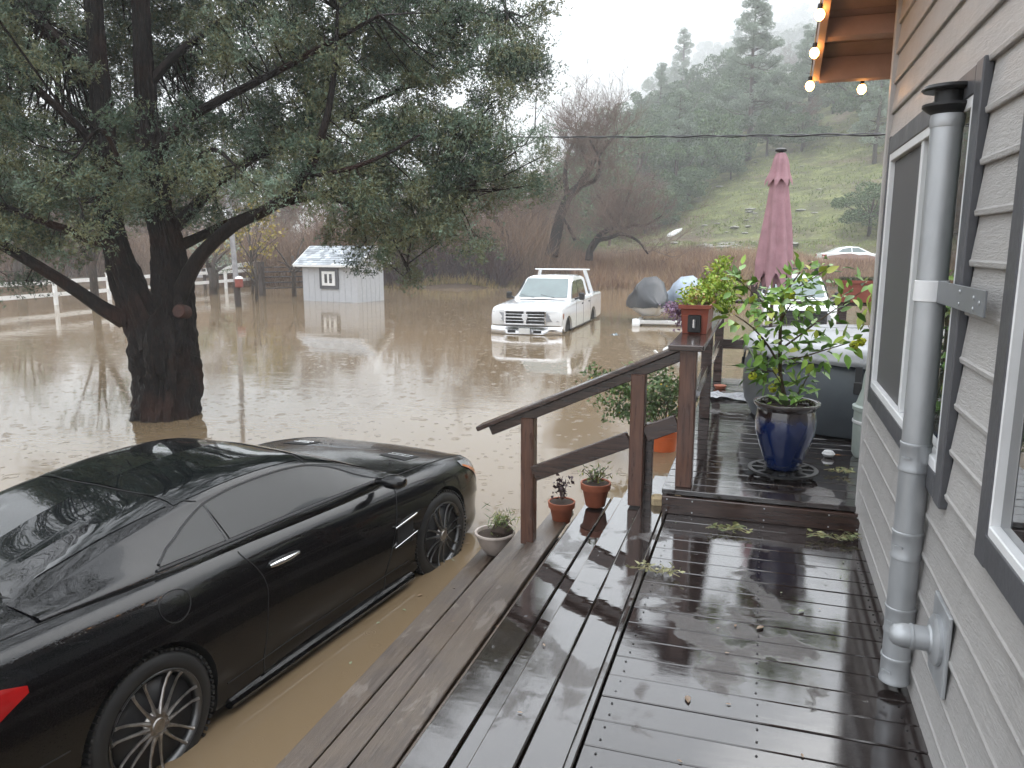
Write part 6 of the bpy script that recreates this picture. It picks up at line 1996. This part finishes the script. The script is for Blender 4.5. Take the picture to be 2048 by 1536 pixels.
# ================================================================== FAR THINGS ON THE LEFT
# shed
A = at(608, 601, 33.6); B = at(716, 605, 32.2); A.z = B.z = 0
ex = (B - A).normalized(); ey = Vector((-ex.y, ex.x, 0)); LX = (B - A).length; LY = 1.75
E2 = at(752, 598, 34.0); 
shed = thing('garden_shed', 'small grey wooden shed with shingle roof and white window standing in the flood', 'shed', tuple(A))
def sp(u, v, z): return A + ex * u + ey * v + Vector((0, 0, z))
WH = 1.62; RH = 2.28
M['shedpaint'] = simple('pale_grey_shed_paint', (.44, .45, .47), .6, var=.06)
s = MB()
s.add([sp(0, 0, -.6), sp(LX, 0, -.6), sp(LX, LY, -.6), sp(0, LY, -.6), sp(0, 0, WH), sp(LX, 0, WH), sp(LX, LY, WH), sp(0, LY, WH), sp(0, LY / 2, RH), sp(LX, LY / 2, RH)],
      [(0, 1, 5, 4), (1, 2, 6, 9, 5), (2, 3, 7, 6), (3, 0, 4, 8, 7)])
s.build('wall', M['shedpaint'], shed)
for u in np.arange(.0, LX + .01, LX / 9):      # battens of the plywood siding
    s = MB(); s.beam(sp(u, -.008, -.5), sp(u, -.004, WH), .014, .008, up=ex); s.build('batten', M['shedpaint'], shed)
for v in np.arange(.0, LY + .01, LY / 6):
    s = MB(); s.beam(sp(LX + .008, v, -.5), sp(LX + .008, v, WH + min(v, LY - v) * .6), .014, .008, up=ey); s.build('batten', M['shedpaint'], shed)
M['shingle'] = NT('grey_roof_shingle')
mm = M['shingle']; mm.set(Base=mm.ramp(mm.island(), [(0, (.22, .24, .26)), (.5, (.36, .39, .42)), (1, (.55, .58, .60))], 'LINEAR'), Roughness=.7); M['shingle'] = mm.mat
s = MB(); ov = .28; slope_len = sqrt((LY / 2 + .25) ** 2 + (RH - WH + .12) ** 2)
rows_n = 9
for side in (0, 1):
    for i in range(rows_n):
        f0 = i / rows_n; f1 = (i + 1) / rows_n + .02
        def rp(u, f, dz=0):
            v = (-.25 + (LY / 2 + .25) * f); v = v if side == 0 else LY - v
            return sp(u, v, WH - .10 + (RH - WH + .14) * f + dz)
        u = -ov - (i % 2) * .1
        while u < LX + ov:
            w_ = .26; a = max(-ov, u); b = min(LX + ov, u + w_ - .012)
            if b > a: s.add([rp(a, f0, .045), rp(b, f0, .045), rp(b, f1, .02), rp(a, f1, .02), rp(a, f0, .02), rp(b, f0, .02)], [(0, 1, 2, 3), (4, 5, 1, 0)])
            u += w_
sh_ = s.build('shingles', M['shingle'], shed); sh_['kind'] = 'stuff'
s = MB()
for side in (0, 1):
    v0 = -.24 if side == 0 else LY + .24
    s.add([sp(-ov, v0, WH - .10), sp(LX + ov, v0, WH - .10), sp(LX + ov, LY / 2, RH + .03), sp(-ov, LY / 2, RH + .03)], [(0, 1, 2, 3)])
s.build('roof', M['shedpaint'], shed)
s = MB(); s.beam(sp(-ov, -.26, WH - .11), sp(LX + ov, -.26, WH - .11), .03, .09)
for v0 in (-.26, LY + .26):
    s.beam(sp(LX + ov + .01, v0, WH - .12), sp(LX + ov + .01, LY / 2, RH + .01), .03, .12); s.beam(sp(-ov - .01, v0, WH - .12), sp(-ov - .01, LY / 2, RH + .01), .03, .12)
s.build('trim_board', M['white_paint'], shed)
wc = LX * .50; wz = .98
s = MB(); s.prism([(wc - .52, wz - .44), (wc + .52, wz - .44), (wc + .52, wz + .44), (wc - .52, wz + .44)], lambda u, v: sp(u, -.02, v), lambda u, v: sp(u, -.05, v)); wn_ = s.build('window', M['trim_dark'], shed)
s = MB(); s.prism([(wc - .36, wz - .30), (wc + .36, wz - .30), (wc + .36, wz + .30), (wc - .36, wz + .30)], lambda u, v: sp(u, -.055, v), lambda u, v: sp(u, -.08, v)); s.build('frame', M['white_paint'], wn_)
for du in (-.13, .13):
    s = MB(); s.prism([(wc + du - .075, wz - .19), (wc + du + .075, wz - .19), (wc + du + .075, wz + .19), (wc + du - .075, wz + .19)], lambda u, v: sp(u, -.085, v), lambda u, v: sp(u, -.09, v)); s.build('pane', M['glass_dark'], wn_)

# white board fence
fence = thing('white_rail_fence', 'white two-rail fence standing in flood water at the far left', 'fence', (-27, 24, 0))
fp = [(-27.0, 15.0), (-26.9, 18.0), (-26.9, 21.0), (-27.1, 24.0), (-27.4, 27.0), (-27.7, 30.0), (-28.0, 33.0), (-28.3, 36.0), (-28.6, 39.0)]
for i, (x, y) in enumerate(fp):
    s = MB(); s.box((x, y, .28), (.13, .13, 1.75), ch=.01); s.box((x, y, 1.17), (.16, .16, .03)); s.build('post', M['white_paint'], fence)
    if i < len(fp) - 1:
        x2, y2 = fp[i + 1]
        for z in (.92, .42): s = MB(); s.beam((x, y, z), (x2, y2, z), .04, .16); s.build('rail', M['white_paint'], fence)
# utility pole with red box
p = at(477, 612, 30.2); tp = at(440, 210, 30.6)
pole = thing('utility_pole', 'thin grey utility pole leaning left with a small red box near the water', 'utility pole', (p.x, p.y, 0))
s = MB(); s.tube([(p.x + .02, p.y, -.6), (p.x, p.y, 0), tp], [.11, .11, .08], 12); s.build('shaft', simple('weathered_pole', (.24, .235, .24), .7, var=.3, nscale=4), pole, True)
s = MB(); s.tube([(p.x + .02, p.y, -.6), (p.x - .03, p.y, .95)], [.125, .12], 12); s.build('dark_base', M['under'], pole, True)
q = at(478, 566, 30.0); s = MB(); s.box(q, (.28, .2, .34), rz=YAW, ch=.03); s.build('box', simple('faded_red_metal', (.22, .05, .035), .6, var=.2), pole)
q = at(478, 556, 30.0); s = MB(); s.lathe([(0, .08), (.13, .04), (.16, -.03), (0, -.04)], 14, q); s.build('cover', M['white_paint'], pole, True)
# overhead cable
a = Vector(tp) - Vector((0, 0, .9)); b = at(1830, 268, 6.9)
cable = thing('overhead_cable', 'twisted dark and silver cable strung from the pole to the house', 'cable', tuple(a))
N = 420; P1 = []; P2 = []
for i in range(N + 1):
    f = i / N; c = a.lerp(b, f); c.z -= .55 * 4 * f * (1 - f) * .25
    ang = f * (b - a).length * 7.5
    o = Vector((cos(ang) * .0, 0, 0)); sd = Vector((0, 0, 1)) * cos(ang) * .010 + Vector((1, .3, 0)).normalized() * sin(ang) * .010
    P1.append(c + sd); P2.append(c - sd)
s = MB(); s.tube(P1, .009, 5, cap=False); s.build('dark_strand', M['black_metal'], cable, True)
s = MB(); s.tube(P2, .006, 5, cap=False); s.build('bare_strand', M['trim_dark'], cable, True)
# metal farm gate, wooden post and pale drive behind the pole
g0 = at(524, 572, 36.5); g0.z = 0; g1 = at(608, 575, 37.5); g1.z = 0
gate = thing('farm_gate', 'dark five-bar metal gate standing in water left of the grey shed', 'gate', tuple(g0))
for z in (.35, .62, .88, 1.12, 1.34):
    s = MB(); s.tube([g0 + Vector((0, 0, z)), g1 + Vector((0, 0, z))], .03, 6); s.build('bar', M['black_metal'], gate, True)
s = MB(); s.beam(g0 + Vector((0, 0, -.5)), g0 + Vector((0, 0, 1.6)), .22, .22, up=(0, 1, 0)); s.build('gate_post', M['under'], gate)
road = MB()
rp_ = [(400, 585, 40, 2), (470, 556, 46, 2.3), (540, 545, 52, 2.6), (600, 540, 60, 3)]
L1 = []; L2 = []
for px, py, w, hw in rp_:
    c = at(px, py, w); L1.append(c + Vector((0, -hw * .6, 0))); L2.append(c + Vector((0, hw * 3, .3)))
gd = thing('guard_rail', 'long pale horizontal rail above the drive beyond the utility pole', 'guard rail', tuple(at(500, 530, 44)))
pa = at(408, 541, 42); pb = at(520, 524, 46); pc_ = at(608, 521, 50)
for u, v in ((pa, pb), (pb, pc_)):
    s = MB(); s.beam(u, v, .06, .22); s.build('rail', M['white_paint'], gd); s = MB(); s.beam(u - Vector((0, 0, .35)), v - Vector((0, 0, .35)), .05, .14); s.build('rail', M['under'], gd)
for u in (pa, pa.lerp(pb, .5), pb, pc_):
    s = MB(); s.box((u.x, u.y, u.z - .8), (.12, .12, 1.8)); s.build('post', M['under'], gd)
s = MB()
V_ = []
for i in range(13):
    for j in range(5):
        px = 385 + i * 20; w = 47 + j * 1.6
        c = at(px, 500, w); zc_ = .12 + j * .28 + .03 * i
        V_.append((c.x, c.y, zc_))
s.add(V_, [(i * 5 + j, (i + 1) * 5 + j, (i + 1) * 5 + j + 1, i * 5 + j + 1) for i in range(12) for j in range(4)])
tag(s.build('pale_drive', simple('wet_pale_gravel', (.36, .36, .37), .3, var=.12, nscale=2, Coat=.4), None, True), kind='structure')
# pale wet meadow sheet and bank behind the fence
# far water glints at the left are the same flood sheet

# jet skis on trailers under covers, in the flood
def ski(name, label, px, py, w, rz, mt, L_=2.7):
    p = at(px, py, w); t = thing(name, label, 'jet ski', (p.x, p.y, .0), rz)
    hull = []
    for y, hw, z0_, z1_ in ((-1.35, .40, .30, .52), (-.9, .52, .22, .58), (0, .56, .20, .62), (.8, .46, .28, .66), (1.25, .22, .42, .70), (1.42, .03, .58, .70)):
        hw *= .90
        hull.append([(-hw, y, z1_), (-hw * .92, y, (z0_ + z1_) / 2), (-hw * .35, y, z0_), (hw * .35, y, z0_), (hw * .92, y, (z0_ + z1_) / 2), (hw, y, z1_)])
    s = MB(); s.grid(hull); s.build('hull', M['white_paint'], t, True, world=False)
    rows = []
    for y, hw, zt__, zl in ((-1.42, .30, .62, .50), (-1.30, .45, .78, .48), (-.8, .52, .98, .50), (-.35, .54, 1.06, .52), (.05, .52, 1.36, .52), (.35, .48, 1.44, .54), (.65, .46, 1.20, .56), (1.05, .36, .92, .60), (1.38, .16, .74, .62), (1.47, .04, .68, .62)):
        r = []
        for k in range(17):
            a = pi * k / 16; c_ = cos(a); s__ = sin(a)
            ww = hw * 1.04 * (abs(c_) ** .8) * (1 if c_ > 0 else -1)
            z = zl + (zt__ - zl) * s__ ** .75 + .02 * sin(k * 2.1 + y * 5) - (.06 if k in (0, 16) else 0) * (1 + .5 * sin(y * 9))
            r.append((ww * (1 + .03 * sin(k * 3 + y * 7)), y, z))
        rows.append(r)
    s = MB(); s.grid(rows, flip=True); s.build('cover', mt, t, True, world=False, angle=60)
    return t
M['darkcover'] = simple('charcoal_tarp', (.022, .024, .028), .38, var=.3, nscale=3, bump=.6, bscale=5)
M['bluecover'] = simple('pale_blue_tarp', (.28, .34, .42), .4, var=.2, nscale=3, bump=.5, bscale=5)
ski('covered_jet_ski', 'jet ski under a charcoal cover floating by the white pickup', 1296, 645, 24.0, pi + .35, M['darkcover'])
ski('covered_jet_ski', 'jet ski under a pale blue cover behind the rail planter', 1368, 645, 24.6, pi + .35, M['bluecover'])
p = at(1330, 640, 23.0); tr = thing('white_trailer', 'white boat trailer fenders and frame just above water under the jet skis', 'trailer', (p.x, p.y, 0), .1)
s = MB(); s.box((0, 0, .10), (1.9, .12, .12), ch=.02); s.box((-.75, .5, .10), (.12, 1.2, .12)); s.box((.75, .5, .10), (.12, 1.2, .12)); s.build('frame', M['white_paint'], tr, world=False)
for x in (-.85, .85):
    s = MB(); s.lathe([(.0, -.11), (.19, -.11), (.21, 0), (.19, .11), (0, .11)], 20, (x, 0, .0), M=Matrix.Rotation(pi / 2, 3, 'Y')); s.build('fender', M['white_paint'], tr, True, world=False)
# white garden ornament by the rail
p = at(1328, 702, 15.6); t = thing('white_ornament', 'small white bird-shaped garden ornament standing in the water beyond the handrail', 'ornament', (p.x, p.y, 0))
s = MB(); s.tube([(p.x, p.y, -.2), (p.x, p.y, .12), (p.x + .02, p.y, .22), (p.x + .03, p.y, .30), (p.x + .08, p.y, .34)], [.10, .09, .06, .05, .035], 10); s.build('body', M['white_paint'], t, True)
s = MB(); s.beam((p.x - .05, p.y, .14), (p.x - .20, p.y, .27), .05, .05, ch=.01); s.build('wing', M['white_paint'], t)
# white board on the hillside, dirt mounds, rocks
w_ = 55.0
while w_ < 110 and at(1358, 385, w_).z > hgt(*at(1358, 385, w_)[:2]) + .12: w_ += .25
c = at(1352, 383, 74.0); c.z = hgt(c.x, c.y) + .55

t = thing('white_board', 'white board or skiff lying tilted on the green hillside', 'board', tuple(c))
f_ = Vector((RV[0], RV[1], 0)); s = MB(); z_ = hgt(c.x, c.y) + .35
dr_ = (f_ * 1.1 + Vector((0, 0, .30))).normalized(); Cc = Vector((c.x, c.y, c.z))
fwd = Vector((FV[0], FV[1], .9)).normalized()
s.add([Cc - dr_ * .8 - fwd * .28, Cc - dr_ * .2 - fwd * .36, Cc + dr_ * .6 - fwd * .05, Cc + dr_ * .8 + fwd * .2, Cc + dr_ * .1 + fwd * .22, Cc - dr_ * .6 + fwd * .02] , [(0, 1, 2, 3, 4, 5)])
V6 = [tuple(Vector(v) - Vector((0, 0, .15))) for v in s.v]; s.add(V6, [(5, 4, 3, 2, 1, 0)]); s.f += [(i, 6 + i, 6 + (i + 1) % 6, (i + 1) % 6) for i in range(6)]; s.m += [0] * 6
s.build('hull', M['white_paint'], t)
def mound(name, label, px, w, rx, ry, h, mt, z0=None):
    c = at(px, 500, w); z0 = hgt(c.x, c.y) if z0 is None else z0; t = thing(name, label, 'mound', (c.x, c.y, z0)); rows = []
    for i in range(15):
        f = i / 14; r_ = []
        for k in range(37):
            a = 2 * pi * k / 36; nz = 1 + .22 * noise.noise(Vector((cos(a) * 1.5, sin(a) * 1.5, f * 2)))
            r_.append((c.x + RV[0] * rx * f * cos(a) * nz + FV[0] * ry * f * sin(a) * nz, c.y + RV[1] * rx * f * cos(a) * nz + FV[1] * ry * f * sin(a) * nz, z0 - .15 + h * (1 - f * f) ** 1.2 * (1 + .25 * noise.noise(Vector((f * 5 * cos(a), f * 5 * sin(a), 1))))))
        rows.append(r_)
    s = MB(); s.grid(rows, flip=True); s.build('pile', mt, t, True, angle=180)
M['dirt'] = simple('red_brown_dirt', (.12, .065, .045), .9, var=.4, nscale=3, bump=1, bscale=12)
M['darkdirt'] = simple('dark_mulch', (.045, .03, .035), .9, var=.4, nscale=3, bump=1, bscale=12)
mound('dirt_mound', 'red-brown dirt bank in front of the white sedan', 1712, 50, 4.0, 2.2, .95, M['dirt'])
mound('dirt_mound', 'dark mulch heap behind the lime green planter plant', 1400, 52, 1.7, 1.3, .55, M['darkdirt'])
rkm = simple('pale_lichen_rock', (.24, .235, .20), .9, var=.35, nscale=6, bump=.8, bscale=14)
rks = []
for q in range(3):
    s = MB(); s.lathe([(0, -.4), (.5, -.3), (.75, .0), (.55, .28), (.2, .42), (0, .44)], 9, (0, 0, 0)); rr = random.Random(q)
    s.v = [(v[0] + rr.uniform(-.15, .15), v[1] + rr.uniform(-.15, .15), v[2] + rr.uniform(-.1, .1)) for v in s.v]; rks.append(s.mesh('rock', rkm))
for i in range(70):
    if i < 26: px, w = R1.gauss(1440, 38), R1.uniform(62, 70)
    elif i < 40: px, w = R1.gauss(1490, 30), R1.uniform(70, 76)
    else: px, w = R1.uniform(1180, 1760), R1.uniform(56, 100)
    x, y = ground_at(px, w); o = bpy.data.objects.new('rock', rks[i % 3]); COL.objects.link(o)
    sc_ = R1.uniform(.15, .6); o.scale = (sc_ * 1.5, sc_, sc_ * .55); o.location = (x, y, hgt(x, y) + .02); o.rotation_euler = (0, 0, R1.uniform(0, 6.28))
    tag(o, 'pale lichen-covered rock scattered on the green hillside', 'rock', 'pale rocks on the green hillside')

for i, (px, py) in enumerate(((585, 1268), (812, 1222), (845, 1190), (905, 1120), (930, 1088), (700, 1330), (640, 1180), (760, 1245), (560, 905), (700, 760), (860, 640), (1120, 745))):
    p = at(px, py, 1.0); t_ = ZC / (ZC - p.z); q = Vector((p.x * t_, p.y * t_, .004))
    o = bpy.data.objects.new('floating_leaf', lf2 if i % 2 else lf); COL.objects.link(o); o.location = q; s_ = .9 if i < 8 else 1.6
    o.scale = (s_, s_, s_); o.rotation_euler = (0, 0, i * 1.3)
    tag(o, 'small wet leaf floating on the brown flood water', 'leaf', 'leaves floating on the flood water')
